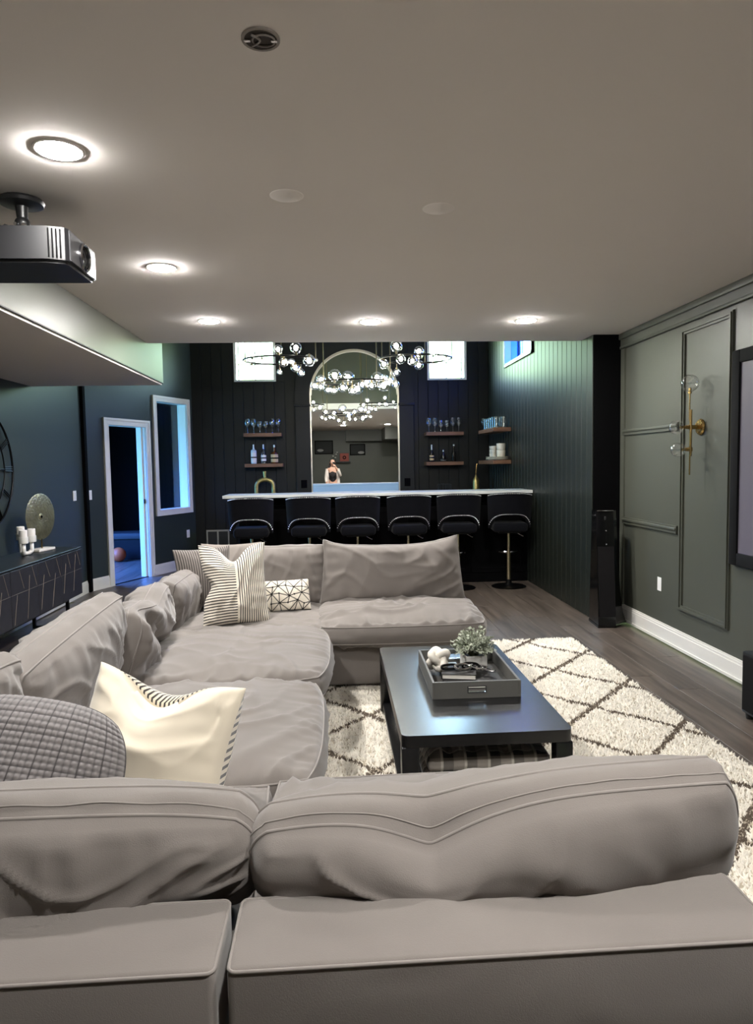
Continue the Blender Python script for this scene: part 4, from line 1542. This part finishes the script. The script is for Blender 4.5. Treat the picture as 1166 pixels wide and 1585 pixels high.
# ------------------------------------------------------------------ bar
bar = thing('bar_counter', 'long black bar with a white quartz top in front of the arched mirror', 'bar', (0.54, 8.6, 0))
ox, oy = 0.54, 8.6
B().box(-1.15 - ox, 2.385 - ox, 8.45 - oy, 9.15 - oy, 0.0, 1.0, 0.004, 1).obj('cabinet', 'pier_black', bar)
B().box(-1.15 - ox, 2.385 - ox, 8.47 - oy, 8.73 - oy, 1.0, 1.105).obj('upstand', 'pier_black', bar)
for k in range(5):
    xa = -1.12 + k * 0.70
    b = B()
    for a0, a1, z0, z1 in ((xa, xa + 0.06, 0.12, 0.95), (xa + 0.62, xa + 0.68, 0.12, 0.95), (xa + 0.06, xa + 0.62, 0.12, 0.18), (xa + 0.06, xa + 0.62, 0.89, 0.95)):
        b.box(a0 - ox, a1 - ox, 8.438 - oy, 8.451 - oy, z0, z1)
    b.obj('panel_frame', 'pier_black', bar)
B().box(-1.30 - ox, 2.385 - ox, 8.20 - oy, 8.75 - oy, 1.105, 1.14, 0.003, 1).obj('countertop', 'quartz', bar)
B().box(-1.15 - ox, 2.385 - ox, 8.73 - oy, 8.75 - oy, 1.0, 1.105).obj('riser', 'quartz', bar)
B().box(-1.17 - ox, 2.385 - ox, 8.73 - oy, 9.18 - oy, 0.985, 1.01, 0.003, 1).obj('work_surface', 'quartz', bar)
B().box(-1.158 - ox, -1.15 - ox, 8.55 - oy, 8.62 - oy, 0.98, 1.05).obj('end_socket', 'plate_white', bar)

bc = thing('back_counter', 'black counter along the wall under the shelves behind the bar', 'counter', (0.1, 10.34, 0))
B().box(-1.44, 2.27, -0.20, 0.245, 0.0, 0.90).obj('cabinet', 'pier_black', bc)
B().box(-1.46, 2.285, -0.22, 0.245, 0.90, 0.93, 0.003, 1).obj('countertop', 'black_satin', bc)

# stools
st = thing('bar_stool', 'x', 'bar stool', (0, 0, 0), 0, 'bar stools along the bar')
B().lathe([(0, 0.0), (0.20, 0.0), (0.205, 0.006), (0.19, 0.014), (0.06, 0.026), (0.034, 0.05), (0.03, 0.09), (0, 0.09)], 36).obj('base', 'black_metal', st)
B().cyl((0, 0, 0.08), (0, 0, 0.40), 0.026, seg=18).cyl((0, 0, 0.40), (0, 0, 0.66), 0.019, seg=18).obj('pole', 'pole_metal', st)
ft = B()
ft.tube([(0.125 * math.cos(R(200 + 10 * k)), 0.125 * math.sin(R(200 + 10 * k)) + 0.11 + 0.06, 0.41) for k in range(0, 15)], 0.009, 8)
ft.tube([(-0.118, 0.125, 0.41), (-0.02, 0.0, 0.40)], 0.008, 8).tube([(0.118, 0.125, 0.41), (0.02, 0.0, 0.40)], 0.008, 8)
ft.obj('footrest', 'chrome', st)
B().tube([(0.02, -0.01, 0.655), (0.10, -0.04, 0.645), (0.15, -0.06, 0.615), (0.165, -0.066, 0.607)], 0.006, 8).obj('lever', 'chrome', st)
B().box(-0.20, 0.20, -0.19, 0.20, 0.665, 0.775, 0.04, 4).obj('seat', 'velvet_black', st)
B().box(-0.13, 0.13, -0.13, 0.13, 0.65, 0.667).obj('seat_plate', 'black_metal', st)


def back_pt(u, z, d=0.0):
    """curved back shell: u in -1..1 across, wrapping forward at the sides"""
    a = u * 1.12
    flare = 1 + 0.06 * (z - 0.8) / 0.33
    rx, ry = 0.235 * flare + d, 0.215 * flare + d
    return (rx * math.sin(a) / math.sin(1.12), 0.03 - ry * math.cos(a) - 0.03 * (z - 0.8) / 0.33, z)


def low_edge(u):
    return 0.865 - 0.16 * abs(u) ** 3.2


b = B()
NU, NV = 24, 6
gi, go = {}, {}
for i in range(NU + 1):
    u = -1 + 2 * i / NU
    zl = low_edge(u)
    zt = 1.13 - 0.03 * abs(u) ** 2.5
    for j in range(NV + 1):
        z = zl + (zt - zl) * j / NV
        go[i, j] = b.bm.verts.new(back_pt(u, z, 0.014))
        gi[i, j] = b.bm.verts.new(back_pt(u, z, -0.022))
for i in range(NU):
    for j in range(NV):
        b.bm.faces.new((go[i, j], go[i + 1, j], go[i + 1, j + 1], go[i, j + 1]))
        b.bm.faces.new((gi[i, j + 1], gi[i + 1, j + 1], gi[i + 1, j], gi[i, j]))
    for j in (0, NV):
        b.bm.faces.new((go[i, j], go[i + 1, j], gi[i + 1, j], gi[i, j]))
for j in range(NV):
    for i in (0, NU):
        b.bm.faces.new((go[i, j], go[i, j + 1], gi[i, j + 1], gi[i, j]))
bko = b.obj('backrest', 'velvet_black', st, 50)
nl = B()
for k in range(30):
    u = -0.92 + 1.84 * k / 29
    p = back_pt(u, 1.118 - 0.03 * abs(u) ** 2.5, 0.016)
    nl.ball(p, 0.0058, 6, 4)
    p = back_pt(u, low_edge(u) + 0.012, 0.016)
    nl.ball(p, 0.0058, 6, 4)
nh = nl.obj('nailhead_trim', 'nailhead', bko)
nh['kind'] = 'stuff'
SX = [-0.955, -0.29, 0.27, 0.865, 1.455, 2.06]
LAB = ['first black velvet bar stool from the left end of the bar', 'second black velvet bar stool from the left end of the bar', 'third black velvet bar stool from the left end of the bar',
       'fourth black velvet bar stool from the left, behind the far sofa cushion', 'fifth black velvet bar stool from the left, base just clear of the sofa', 'rightmost black velvet bar stool, its round base fully in view']
for i, x in enumerate(SX):
    o = st if i == 0 else dup(st, None)
    o.location = (x, 8.09, 0)
    o.rotation_euler = (0, 0, R([3, -2, 2, 1, -3, -6][i]))
    o['label'] = LAB[i]

# shelves
SHELF = 'floating walnut shelves behind the bar'


def shelf(label, x0, x1, y0, y1, z):
    t = thing('floating_shelf', label, 'shelf', ((x0 + x1) / 2, (y0 + y1) / 2, z - 0.052), 0, SHELF)
    B().box(-(x1 - x0) / 2, (x1 - x0) / 2, -(y1 - y0) / 2, (y1 - y0) / 2, 0, 0.052, 0.003, 1).obj('board', 'walnut', t)
    return t


SLU, SLL, SRU, SRL, SCU, SCL = 1.963, 1.515, 1.945, 1.50, 1.945, 1.508
shelf('upper walnut shelf left of the mirror, holding wine glasses', -1.305, -0.75, 10.34, 10.587, SLU)
shelf('lower walnut shelf left of the mirror, holding three bottles', -1.30, -0.74, 10.34, 10.587, SLL)
shelf('upper walnut shelf right of the mirror, holding wine glasses', 1.395, 1.96, 10.34, 10.587, SRU)
shelf('lower walnut shelf right of the mirror, holding dark bottles', 1.39, 1.955, 10.34, 10.587, SRL)
shelf('upper walnut shelf on the side wall, holding tumblers', 2.145, 2.389, 9.22, 10.18, SCU)
shelf('lower walnut shelf on the side wall, holding white dishes', 2.145, 2.389, 9.22, 10.18, SCL)


def wine_mesh(hh, bw_):
    s = hh / 0.21
    pr = [(0, 0.0), (0.034, 0.0), (0.034, 0.003), (0.006, 0.008), (0.004, 0.02), (0.004, 0.085 * s), (0.012, 0.095 * s), (bw_ * 0.85, 0.115 * s), (bw_, 0.145 * s), (bw_ * 0.95, 0.175 * s), (bw_ * 0.78, hh)]
    me = B().lathe(pr, 20).mesh('wine_glass', 60)
    me.materials.append(MATS['clear_glass'])
    return me


wt, ws_ = wine_mesh(0.215, 0.042), wine_mesh(0.175, 0.042)
ORD = ['first', 'second', 'third', 'fourth', 'fifth', 'sixth']
for side, x0, dx, z in (('left', -1.255, 0.091, SLU), ('right', 1.45, 0.091, SRU)):
    for k in range(6):
        short = k in (2, 3)
        o = link('wine_glass', ws_ if short else wt)
        o.location = (x0 + k * dx, 10.45, z)
        tag(o, '%s wine glass, %s from the left on the upper shelf %s of the mirror' % ('short' if short else 'tall', ORD[k], side), 'wine glass', 'wine glasses on the bar shelves')


def bottle(label, loc, prof, m, lab=None, cap=None, labmat='label_white'):
    t = thing('bottle', label, 'bottle', loc, 0, 'bottles on the bar shelves')
    B().lathe(prof, 18).obj('glass_body', m, t, 40)
    if lab:
        r, z0, z1 = lab
        lo = B().lathe([(r, z0), (r + 0.0008, z0), (r + 0.0008, z1), (r, z1)], 18).obj('label', labmat, t, 40)
        B().lathe([(r + 0.001, (z0 + z1) / 2 - 0.008), (r + 0.0016, (z0 + z1) / 2 - 0.008), (r + 0.0016, (z0 + z1) / 2 + 0.012), (r + 0.001, (z0 + z1) / 2 + 0.012)], 18).obj('label_band', 'bottle_dark' if labmat != 'label_white' else 'plastic_grey', lo, 40)
    if cap:
        r, z0, z1 = cap
        B().cyl((0, 0, z0), (0, 0, z1), r, r * 0.9, 12).obj('cap', 'foil', t)
    return t


bottle('tall frosted pale bottle on the lower shelf left of the mirror', (-1.175, 10.45, SLL), [(0, 0), (0.037, 0), (0.04, 0.01), (0.042, 0.18), (0.038, 0.20), (0.014, 0.215), (0.012, 0.25), (0, 0.25)], 'bottle_frost', (0.0415, 0.02, 0.165), (0.011, 0.25, 0.285))
bottle('slim bottle with a white label in the middle of the lower left shelf', (-1.03, 10.45, SLL), [(0, 0), (0.036, 0), (0.038, 0.01), (0.038, 0.13), (0.034, 0.16), (0.014, 0.19), (0.012, 0.24), (0, 0.24)], 'clear_glass', (0.0385, 0.04, 0.125), (0.012, 0.22, 0.285))
bottle('squat amber whiskey bottle with a tan label on the lower left shelf', (-0.87, 10.45, SLL), [(0, 0), (0.05, 0), (0.054, 0.01), (0.054, 0.13), (0.045, 0.16), (0.018, 0.175), (0.014, 0.25), (0, 0.25)], 'whiskey', (0.0545, 0.02, 0.135), (0.015, 0.24, 0.275), 'label_tan')
bottle('dark bottle with silver foil neck on the lower shelf right of the mirror', (1.49, 10.45, SRL), [(0, 0), (0.03, 0), (0.032, 0.01), (0.032, 0.11), (0.026, 0.14), (0.012, 0.17), (0.011, 0.24), (0, 0.24)], 'bottle_dark', (0.0325, 0.025, 0.1), (0.014, 0.18, 0.26), 'label_tan')
bottle('small squat dark bottle in the middle of the lower right shelf', (1.665, 10.45, SRL), [(0, 0), (0.038, 0), (0.04, 0.01), (0.038, 0.08), (0.028, 0.11), (0.012, 0.13), (0.011, 0.16), (0, 0.16)], 'bottle_dark', (0.0402, 0.015, 0.035), (0.012, 0.15, 0.18))
bottle('narrow black bottle at the right end of the lower right shelf', (1.825, 10.45, SRL), [(0, 0), (0.032, 0), (0.034, 0.01), (0.030, 0.06), (0.034, 0.12), (0.024, 0.15), (0.011, 0.17), (0.011, 0.25), (0, 0.25)], 'bottle_dark', None, (0.013, 0.235, 0.262))

tm = B().lathe([(0, 0.0), (0.030, 0.0), (0.031, 0.004), (0.037, 0.15), (0.035, 0.15), (0.029, 0.012), (0, 0.012)], 18).mesh('tumbler', 60)
tm.materials.append(MATS['clear_glass'])
tl = [(r_i, c_i) for r_i in range(2) for c_i in range(6)]
for r_i, c_i in tl:
    o = link('tumbler', tm)
    o.location = (2.205 + 0.095 * r_i, 9.31 + 0.125 * c_i, SCU)
    tag(o, 'clear tumbler, %s from the front in the %s row of the side-wall shelf' % (ORD[c_i], 'wall-side' if r_i else 'room-side'), 'glass', 'tumblers on the side shelf')
for k in range(2):
    o = link('wine_glass', ws_)
    o.location = (2.21 + 0.1 * k, 10.10, SCU)
    tag(o, 'stemmed glass at the back end of the tumbler shelf, %s one' % ('wall-side' if k else 'room-side'), 'wine glass', 'stemmed glasses on the side shelf')


def plates(lab, x, y, n, r, z0=SCL):
    me = B().lathe([(0, 0), (r * 0.6, 0), (r, 0.012), (r, 0.016), (r * 0.6, 0.006), (0, 0.006)], 28).mesh('plate', 60)
    me.materials.append(MATS['cream_ceramic'])
    for k in range(n):
        o = link('plate', me)
        o.location = (x, y, z0 + 0.0165 * k)
        tag(o, 'white plate, %s from the bottom of the %s plate stack on the side shelf' % (ORD[k], lab), 'plate', 'plates on the side shelf')
    return z0 + 0.0165 * n


def bowls(lab, x, y, n, r, z0, hh):
    me = B().lathe([(0, 0), (r * 0.75, 0), (r * 0.9, 0.01), (r, hh), (r * 0.94, hh), (r * 0.82, 0.014), (0, 0.012)], 24).mesh('bowl', 60)
    me.materials.append(MATS['cream_ceramic'])
    for k in range(n):
        o = link('bowl', me)
        o.location = (x, y, z0 + hh * 1.003 * k)
        tag(o, 'white bowl, %s from the bottom of the %s stack on the side shelf' % (ORD[k], lab), 'bowl', 'bowls on the side shelf')


z1 = plates('front', 2.262, 9.35, 3, 0.118)
z2 = plates('rear', 2.262, 9.72, 3, 0.105)
bowls('front', 2.28, 9.35, 2, 0.062, z1, 0.088)
bowls('middle', 2.262, 9.58 + 0.1, 3, 0.045, z2, 0.05)
bowls('rear', 2.262, 9.79, 3, 0.042, z2, 0.05)

# on the back counter
va = B()
pts = []
R0, hleg = 0.125, 0.25
pts.append((-R0, 0, 0.0))
for k in range(3):
    pts.append((-R0, 0, 0.08 * (k + 1)))
for k in range(0, 15):
    a = PI - PI * k / 14
    pts.append((R0 * math.cos(a), 0, hleg + 0.10 * math.sin(a)))
for k in range(3, -1, -1):
    pts.append((R0, 0, 0.08 * k))
va.tube(pts, 0.032, 12)
va.cyl((0, 0, hleg + 0.10), (0, 0, hleg + 0.22), 0.018, 0.026, 14)
vo = va.obj('arch_vase', 'gold_hammered', None, 60)
vo.location = (-1.01, 10.36, 0.931)
vo.scale = (1, 0.8, 1)
tag(vo, 'gold arch-shaped vase behind the left end of the bar', 'vase')
gb_ = thing('gold_bottle', 'tall slim gold decanter with a thin spout behind the bar', 'decanter', (2.13, 10.30, 0.931))
B().lathe([(0, 0), (0.05, 0), (0.052, 0.01), (0.052, 0.26), (0.045, 0.30), (0.016, 0.34), (0.012, 0.36), (0, 0.36)], 20).obj('body', 'gold_hammered', gb_)
B().tube([(0.0, 0, 0.34), (0.004, 0, 0.44), (0.012, 0, 0.52), (0.02, 0, 0.53)], 0.007, 8).obj('spout', 'brass', gb_)
rk = thing('wire_rack', 'small dark wire rack on the back counter right of the mirror', 'rack', (1.66, 10.34, 0.931))
for y in (-0.05, 0.05):
    B().tube([(-0.09, y, 0), (-0.09, y, 0.235), (0.09, y, 0.235), (0.09, y, 0)], 0.004, 6).obj('frame_loop', 'plastic_grey', rk)
for k in range(4):
    x = -0.06 + 0.04 * k
    B().tube([(x, -0.05, 0.235), (x, -0.05, 0.06), (x, 0.05, 0.06), (x, 0.05, 0.235)], 0.003, 6).obj('wire', 'plastic_grey', rk)

gr = thing('return_grille', 'white framed vent grille low on the black wall left of the bar', 'vent', (-1.76, 10.587, 0.27))
b = B()
for a0, a1, z0, z1 in ((-0.17, -0.15, 0, 0.26), (0.15, 0.17, 0, 0.26), (-0.15, 0.15, 0, 0.025), (-0.15, 0.15, 0.235, 0.26), (-0.012, 0.012, 0.025, 0.235)):
    b.box(a0, a1, -0.014, 0, z0, z1)
b.obj('frame', 'grille_grey', gr)
B().box(-0.15, 0.15, -0.004, 0, 0.025, 0.235).obj('backing', 'grille_dark', gr)
for k in range(9):
    B().box(-0.15, 0.15, -0.010, -0.003, 0.035 + 0.022 * k, 0.045 + 0.022 * k).obj('slat', 'grille_dark', gr)

# ------------------------------------------------------------------ chandeliers
def chandelier(label, cx, cy, cz, rx, ry, globes, rods):
    t = thing('globe_chandelier', label, 'chandelier', (cx, cy, cz), 0, 'glass globe chandeliers over the bar')
    B().tube([(rx * math.cos(2 * PI * k / 48), ry * math.sin(2 * PI * k / 48), 0) for k in range(48)], 0.010, 8, True).obj('ring', 'black_metal', t, 180)
    zt = ZH - cz
    for a in rods:
        x, y = rx * math.cos(a), ry * math.sin(a)
        B().tube([(x, y, 0), (x, y, zt - 0.02)], 0.0065, 8).obj('rod', 'bronze_rod', t)
        B().cyl((x, y, zt - 0.03), (x, y, zt - 0.001), 0.05, seg=18).obj('ceiling_rose', 'bronze_rod', t)
    for k, (dx, dz, r) in enumerate(globes):
        u = max(-0.98, min(0.98, dx / (rx + 0.001)))
        y = ry * math.sqrt(1 - u * u) * (1 if k % 2 else -1)
        x = max(-rx * 0.98, min(rx * 0.98, dx))
        base = Vector((x, y, 0.0))
        c = Vector((dx, y + 0.03 * math.sin(k * 2.3), dz))
        ax = (c - base)
        if ax.length < r + 0.03:
            ax = Vector((0.15 * math.sin(k * 1.9), (1 if k % 2 else -1) * 0.4, 1 if dz >= 0 else -1))
            ax.normalize()
            c = c + ax * 0.01
        ax = (c - base).normalized() if (c - base).length > 0.02 else Vector((0, 0, 1))
        g = bulb_globe(t, c, ax, r, True, 'bronze_rod')
        if (c - base).length > r + 0.02:
            B().tube([base, c - ax * r], 0.005, 6).obj('branch', 'bronze_rod', t)
    return t


k8 = 8.0 / 1075 / 6.86
CG = [(115, 455, 45), (180, 390, 55), (180, 485, 38), (255, 470, 45), (325, 390, 65), (318, 490, 40), (405, 505, 48), (470, 350, 72), (500, 545, 42), (575, 450, 66), (600, 475, 45), (668, 405, 50), (700, 480, 45), (785, 365, 65), (825, 470, 66), (860, 370, 38), (885, 440, 40), (915, 400, 40), (960, 450, 40)]
chandelier('middle glass globe chandelier, hung lowest over the bar', 0.27, 8.0, 2.415, 0.42, 0.30, [((x - 540) * k8, -(y - 425) * k8, r * k8) for x, y, r in CG], (2.6, 0.9, -0.35))
k3 = 8.0 / 1075 / 3.43
LG = [(335, 112, 23), (350, 128, 20), (420, 105, 29), (400, 150, 25), (358, 165, 23), (430, 185, 21), (480, 147, 31), (318, 178, 15), (205, 130, 20), (180, 150, 18), (255, 160, 16), (380, 130, 20)]
chandelier('left glass globe chandelier, partly in front of the left window', -0.55, 7.7, 2.625, 0.40, 0.32, [((x - 333) * k3, -(y - 137) * k3, r * k3 * 0.96) for x, y, r in LG], (0.3, 1.6, 2.9))
RG = [(920, 92, 31), (873, 140, 26), (940, 150, 25), (945, 182, 21), (995, 160, 25), (1060, 90, 27), (1030, 120, 25), (1062, 140, 26), (1100, 130, 20), (1135, 130, 18), (1170, 150, 18)]
chandelier('right glass globe chandelier, partly in front of the right window', 0.93, 7.7, 2.63, 0.40, 0.32, [((x - 1029) * k3, -(y - 132) * k3, r * k3 * 0.96) for x, y, r in RG], (2.7, 1.2, -0.2))

# ------------------------------------------------------------------ behind the camera (seen in the mirror)
shb = thing('display_shelf', 'small dark shelf on the wall behind us, seen in the mirror', 'shelf', (0.25, -2.25, 1.55))
B().box(-0.33, 0.33, -0.10, 0.10, 0, 0.04, 0.003, 1).obj('board', 'black_satin', shb)
rb = thing('red_box', 'red decorative box on the shelf seen in the mirror', 'box', (0.38, -2.25, 1.591))
B().box(-0.15, 0.15, -0.07, 0.07, 0, 0.27, 0.006, 1).obj('body', 'red_box', rb)
B().lathe([(0.03, 0), (0.06, 0), (0.06, 0.006), (0.03, 0.006)], 20, m=T((0, 0.07, 0.13)) @ RX(-90)).obj('ring_mark', 'pier_black', rb)
fl = thing('flower_vase', 'glass vase with white blossoms on the shelf seen in the mirror', 'vase', (0.06, -2.25, 1.591))
B().lathe([(0, 0), (0.035, 0), (0.04, 0.02), (0.03, 0.10), (0.035, 0.13)], 16).obj('vase', 'clear_glass', fl, 60)
for k, (x, z) in enumerate(((-0.06, 0.18), (0.02, 0.13), (0.08, 0.30), (0.05, 0.24))):
    B().tube([(0, 0, 0.02), (x * 0.5, 0, z * 0.6), (x, 0, z)], 0.003, 5).obj('stem', 'stem', fl)
    B().ball((x, 0, z), 0.03, 10, 7, (1, 1, 0.8)).obj('blossom', 'white_ceramic', fl)
for lab, x, z, w_, h_ in (('left dark framed picture on the wall behind us, seen in the mirror', -0.30, 2.07, 0.62, 0.46), ('right dark framed picture on the wall behind us, seen in the mirror', 0.83, 1.98, 0.52, 0.38)):
    p = thing('wall_picture', lab, 'picture', (x, -2.349, z), 0, 'pictures seen in the mirror')
    b = B()
    for a0, a1, z0, z1 in ((-w_ / 2, -w_ / 2 + 0.03, -h_ / 2, h_ / 2), (w_ / 2 - 0.03, w_ / 2, -h_ / 2, h_ / 2), (-w_ / 2, w_ / 2, -h_ / 2, -h_ / 2 + 0.03), (-w_ / 2, w_ / 2, h_ / 2 - 0.03, h_ / 2)):
        b.box(a0, a1, 0, 0.025, z0, z1)
    b.obj('frame', 'pier_black', p)
    B().box(-w_ / 2 + 0.03, w_ / 2 - 0.03, 0, 0.008, -h_ / 2 + 0.03, h_ / 2 - 0.03).obj('print', 'wall_black', p)
    B().ball((-0.12 if x < 0 else 0.12, 0.008, -0.1), 0.09, 14, 8, (1.2, 0.06, 0.5)).obj('pale_motif', 'grille_grey', p)


# the person taking the photograph
def skin_obj(name, verts, edges, m, parent=None, lv=2):
    me = bpy.data.meshes.new(name)
    me.from_pydata([v[:3] for v in verts], edges, [])
    o = link(name, me, parent)
    sm = o.modifiers.new('skin', 'SKIN')
    sm.use_smooth_shade = True
    if not me.skin_vertices:
        bpy.context.view_layer.objects.active = o
    lay = me.skin_vertices[0] if me.skin_vertices else None
    if lay:
        for i, v in enumerate(verts):
            r = v[3]
            lay.data[i].radius = r if isinstance(r, tuple) else (r, r)
        lay.data[0].use_root = True
    ss = o.modifiers.new('sub', 'SUBSURF')
    ss.levels = lv
    ss.render_levels = lv
    me.materials.append(MATS[m])
    return o


per = thing('person', 'person in a pale cardigan photographing with a phone, seen in the mirror', 'person', (-0.02, -0.40, 0.0))
V = [(0, 0, 0.92, (0.15, 0.11)), (0, 0, 1.08, (0.125, 0.095)), (0, 0, 1.25, (0.14, 0.10)), (0, -0.01, 1.36, (0.10, 0.07)), (0, 0.0, 1.43, 0.045), (0, 0.02, 1.49, 0.06),
     (0, 0.035, 1.54, (0.074, 0.088)), (0, 0.03, 1.60, (0.072, 0.085)), (0, 0.02, 1.645, 0.05),
     (-0.16, 0, 1.33, 0.055), (-0.20, 0.03, 1.08, 0.045), (-0.19, 0.16, 0.92, 0.036), (-0.18, 0.20, 0.86, 0.03),
     (0.16, 0, 1.33, 0.055), (0.23, 0.08, 1.12, 0.045), (0.13, 0.27, 1.35, 0.036), (0.085, 0.32, 1.42, 0.028),
     (-0.09, 0, 0.84, 0.085), (-0.10, 0.0, 0.48, 0.06), (-0.10, -0.02, 0.10, 0.04), (-0.10, 0.10, 0.04, 0.035),
     (0.09, 0, 0.84, 0.085), (0.10, 0.0, 0.48, 0.06), (0.10, -0.02, 0.10, 0.04), (0.10, 0.10, 0.04, 0.035)]
E_ = [(0, 1), (1, 2), (2, 3), (3, 4), (4, 5), (5, 6), (6, 7), (7, 8), (3, 9), (9, 10), (10, 11), (11, 12), (3, 13), (13, 14), (14, 15), (15, 16), (0, 17), (17, 18), (18, 19), (19, 20), (0, 21), (21, 22), (22, 23), (23, 24)]
skin_obj('body', V, E_, 'skin', per)
for hx_, hy_, hz_, up in ((0.085, 0.33, 1.43, True), (-0.18, 0.21, 0.84, False)):
    hv = [(hx_, hy_ - 0.01, hz_ - 0.01, 0.024), (hx_ - (0.02 if up else 0), hy_ + 0.03, hz_ + (0.03 if up else -0.05), (0.034, 0.016))]
    he = [(0, 1)]
    for q in range(4):
        s0 = len(hv)
        bx_ = hv[1]
        if up:
            hv += [(bx_[0] - 0.018, bx_[1] + 0.022, bx_[2] - 0.02 + 0.018 * q, 0.0085), (bx_[0] - 0.045 - 0.004 * q, bx_[1] + 0.026, bx_[2] - 0.018 + 0.019 * q, 0.0075)]
        else:
            hv += [(bx_[0] - 0.024 + 0.016 * q, bx_[1], bx_[2] - 0.045, 0.0085), (bx_[0] - 0.022 + 0.015 * q, bx_[1] + 0.012, bx_[2] - 0.075 - 0.005 * (q in (1, 2)), 0.0075)]
        he += [(1, s0), (s0, s0 + 1)]
    s0 = len(hv)
    hv += [(bx_[0] + 0.01, bx_[1] - 0.012, bx_[2] + (0.0 if up else -0.02), 0.010), (bx_[0] - (0.03 if up else -0.02), bx_[1] - 0.02, bx_[2] + (0.02 if up else -0.05), 0.0085)]
    he += [(1, s0), (s0, s0 + 1)]
    skin_obj('hand', hv, he, 'skin', per)
# clothes: top, open cardigan, trousers
skin_obj('patterned_top', [(0, 0, 0.90, (0.158, 0.122)), (0, 0, 1.08, (0.136, 0.106)), (0, 0, 1.25, (0.152, 0.112)), (0, -0.008, 1.35, (0.11, 0.078))], [(0, 1), (1, 2), (2, 3)], 'dark_top', per)
CV = [(-0.10, -0.05, 1.36, 0.055), (-0.165, -0.005, 1.33, 0.066), (-0.205, 0.03, 1.08, 0.055), (-0.195, 0.15, 0.93, 0.046), (-0.13, -0.02, 1.15, (0.06, 0.12)), (-0.13, -0.02, 0.78, (0.065, 0.13)), (0.0, -0.09, 1.2, (0.1, 0.05)), (0.0, -0.10, 0.80, (0.11, 0.05)),
      (0.10, -0.05, 1.36, 0.055), (0.165, -0.005, 1.33, 0.066), (0.235, 0.08, 1.12, 0.056), (0.14, 0.26, 1.34, 0.045), (0.13, -0.02, 1.15, (0.06, 0.12)), (0.13, -0.02, 0.78, (0.065, 0.13))]
CE = [(0, 1), (1, 2), (2, 3), (0, 4), (4, 5), (0, 6), (6, 7), (6, 8), (8, 9), (9, 10), (10, 11), (8, 12), (12, 13)]
skin_obj('cardigan', CV, CE, 'cardigan', per)
skin_obj('trousers', [(0, 0, 0.93, (0.16, 0.12)), (-0.09, 0, 0.84, 0.098), (-0.10, 0, 0.48, 0.075), (-0.10, -0.02, 0.12, 0.06), (0.09, 0, 0.84, 0.098), (0.10, 0, 0.48, 0.075), (0.10, -0.02, 0.12, 0.06)], [(0, 1), (1, 2), (2, 3), (0, 4), (4, 5), (5, 6)], 'jeans', per)
skin_obj('hair', [(0, -0.005, 1.655, (0.08, 0.085)), (0, -0.035, 1.57, (0.098, 0.075)), (-0.085, -0.01, 1.46, (0.035, 0.04)), (-0.10, 0.03, 1.28, 0.03), (0.085, -0.01, 1.46, (0.035, 0.04)), (0.10, 0.03, 1.28, 0.03), (0, -0.08, 1.35, (0.09, 0.035))], [(0, 1), (1, 2), (2, 3), (1, 4), (4, 5), (1, 6)], 'hair', per)
fc = per
for s in (-1, 1):
    B().ball((s * 0.03, 0.108, 1.565), 0.011, 10, 7).obj('eye', 'white_ceramic', fc)
    B().ball((s * 0.078, 0.02, 1.555), 0.022, 8, 6, (0.4, 0.8, 1.2)).obj('ear', 'skin', fc)
B().ball((0, 0.125, 1.54), 0.013, 8, 6, (0.8, 1, 1.5)).obj('nose', 'skin', fc)
B().ball((0, 0.115, 1.505), 0.02, 10, 6, (1.2, 0.5, 0.35)).obj('mouth', 'red_box', fc)
for s in (-1, 1):
    B().box(s * 0.10 - 0.045, s * 0.10 + 0.045, -0.08, 0.18, 0.0, 0.07, 0.025, 3).obj('shoe', 'white_ceramic', fc)
phn = thing('phone', 'dark phone held up by the person in the mirror', 'phone', (0.018, -0.028, 1.415))
B().box(-0.036, 0.036, -0.005, 0.003, 0, 0.15, 0.004, 2).obj('case', 'gloss_black', phn)
B().box(-0.03, 0.0, 0.003, 0.005, 0.105, 0.14, 0.003, 1).obj('camera_bump', 'plastic_dark', phn)
